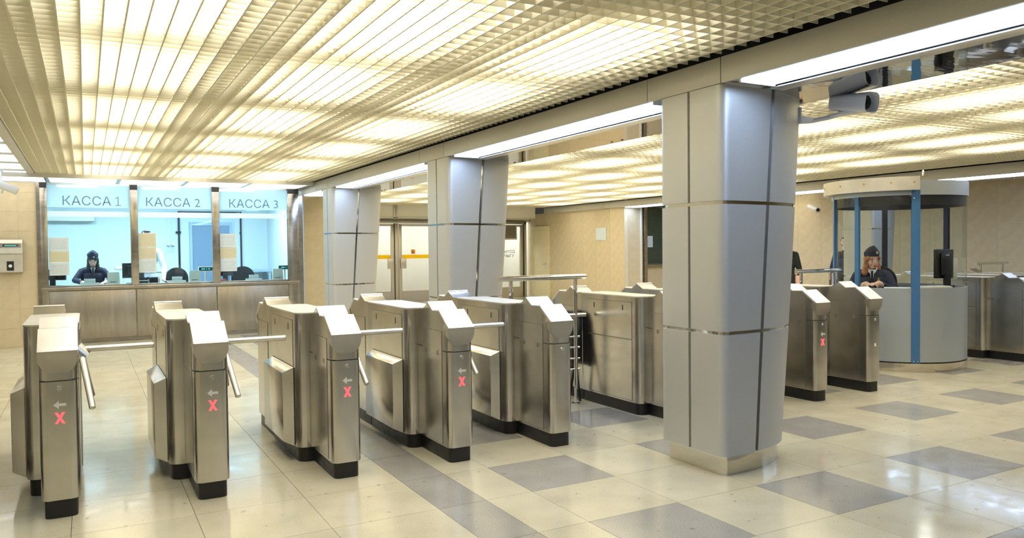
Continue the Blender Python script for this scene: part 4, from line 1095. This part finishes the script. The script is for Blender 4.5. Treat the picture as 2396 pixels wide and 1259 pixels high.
bm = nb(); prism(bm, [(.04, .970), (.105, .970), (.105, .979), (.04, .979)], 'y', -.110, -.085); obj('chest_lettering', bm, 'gold', g)
straight = [(0, .035, .03, .083, .072, .085), (-.066, .005, -.03, .026, .052, .09), (.066, .005, -.03, .026, .052, .09), (-.070, -.010, -.11, .03, .045, .07), (.068, -.01, -.12, .03, .045, .08), (0, .055, -.08, .08, .045, .1), (0, -.058, .062, .062, .030, .028), (-.045, -.05, .045, .03, .03, .03), (.045, -.05, .045, .03, .03, .03)]
seated('person with black hair in navy uniform and cap bowed over the ticket desk', (.10, 14.88, 0), 0.05, (.0, -.10, 1.30), rotm(-.10, .42), 'navy_blue', 'hair_black', straight,
       ((-.27, -.08, .97), (.27, -.08, .97)), (((-.16, -.30, .93), (.7, -.7, 0), (.7, .7, 0)), ((.17, -.30, .93), (-.6, -.8, 0), (-.8, .6, 0))), lids=True, tall=.09, shz=1.165)
def standing(label, loc, rz, ht, top, bottom, hairmt, arm_r=None, arm_l=None, R=None, skirt=False, long_coat=False):
    t = thing('person', label, 'person', loc, rz); R = R or rotm(0)
    k = ht / 1.70; hc = Vector((0, -.02, 1.58 * k)); sz = 1.38 * k; hip = .90 * k
    bm = nb(); head_geo(bm, hc, R)
    cap(bm, hc + Vector((0, .03, -.08)), .052, (0, .02, sz), .058)
    cap(bm, (-.12 * k, .02, sz - .06), .080, (.12 * k, .02, sz - .06), .080, .8)
    cap(bm, (-.08, .02, sz - .20), .105, (.08, .02, sz - .20), .105, .8); cap(bm, (-.07, .02, hip + .14), .10, (.07, .02, hip + .14), .10, .8)
    cap(bm, (-.085, .02, hip), .115, (.085, .02, hip), .115, .85)
    if skirt or long_coat: cap(bm, (-.08, .02, hip - .02), .13, (-.07, .02, hip - .38), .12, .9); cap(bm, (.08, .02, hip - .02), .13, (.07, .02, hip - .38), .12, .9)
    arm_r = arm_r or ((-.24, .03, sz - .32), (-.23, -.05, sz - .56), (0, -.15, -1)); arm_l = arm_l or ((.24, .03, sz - .32), (.23, -.05, sz - .56), (0, -.15, -1))
    wr = []
    for s, (el, w_, d) in ((-1, arm_r), (1, arm_l)):
        cap(bm, (s * .175 * k, .02, sz - .055), .062, el, .048); cap(bm, el, .048, w_, .034); hand(bm, Vector(w_), d, (0, -1, -.2), (-s * .4, -1, 0)); wr.append(Vector(w_))
        cap(bm, (s * .09, .02, hip - .03), .088, (s * .10, .01, .50 * k), .062); cap(bm, (s * .10, .01, .50 * k), .060, (s * .10, .03, .09), .042); cap(bm, (s * .10, .02, .042), .040, (s * .11, -.13, .034), .034)
    def pick(p):
        if p.z > sz + .045 and (p - hc).length < .2: return 0
        for w_ in wr:
            if abs(p.x) > .165 and (p - w_).length < .30 and p.z < w_.z + .16: return 0
        return 1 if p.z > (hip - .35 if long_coat else hip + .02) else 2
    fuse('body', bm, ['skin', top, bottom], pick, t); face_parts(hc, R, t)
    bm = nb()
    for c_, r_ in (((0, .03, .035), (.084, .078, .088)), ((0, .05, -.03), (.075, .045, .06)), ((0, -.045, .085), (.06, .035, .025))): ellipsoid(bm, hc + R @ Vector(c_), r_, None, 14)
    fuse('hair', bm, [hairmt], None, t, .008, 3)
    return t
p2 = standing('person in white shirt leaning on the desk behind notices in the middle window', (.94, 15.02, 0), .1, 1.83, 'shirt', 'black_cloth', 'hair_brown',
         arm_l=((.26, -.12, 1.15), (.21, -.32, .945), (.55, -.75, -.30)), skirt=True)
bm = nb(); tube(bm, [(.05, -.13, 1.28), (.02, -.14, 1.12), (.03, -.135, .98)], .006, 6); obj('lanyard', bm, 'shirt', p2)
standing('person in dark navy short sleeves standing behind the round booth', (12.745, 9.94, 0), -.9, 1.58, 'navy', 'black_cloth', 'hair_brown')
standing('person in dark green coat mostly hidden behind the camera column', (10.46, 9.36, 0), -.8, 1.62, 'dark_green', 'black_cloth', 'hair_brown', long_coat=True)
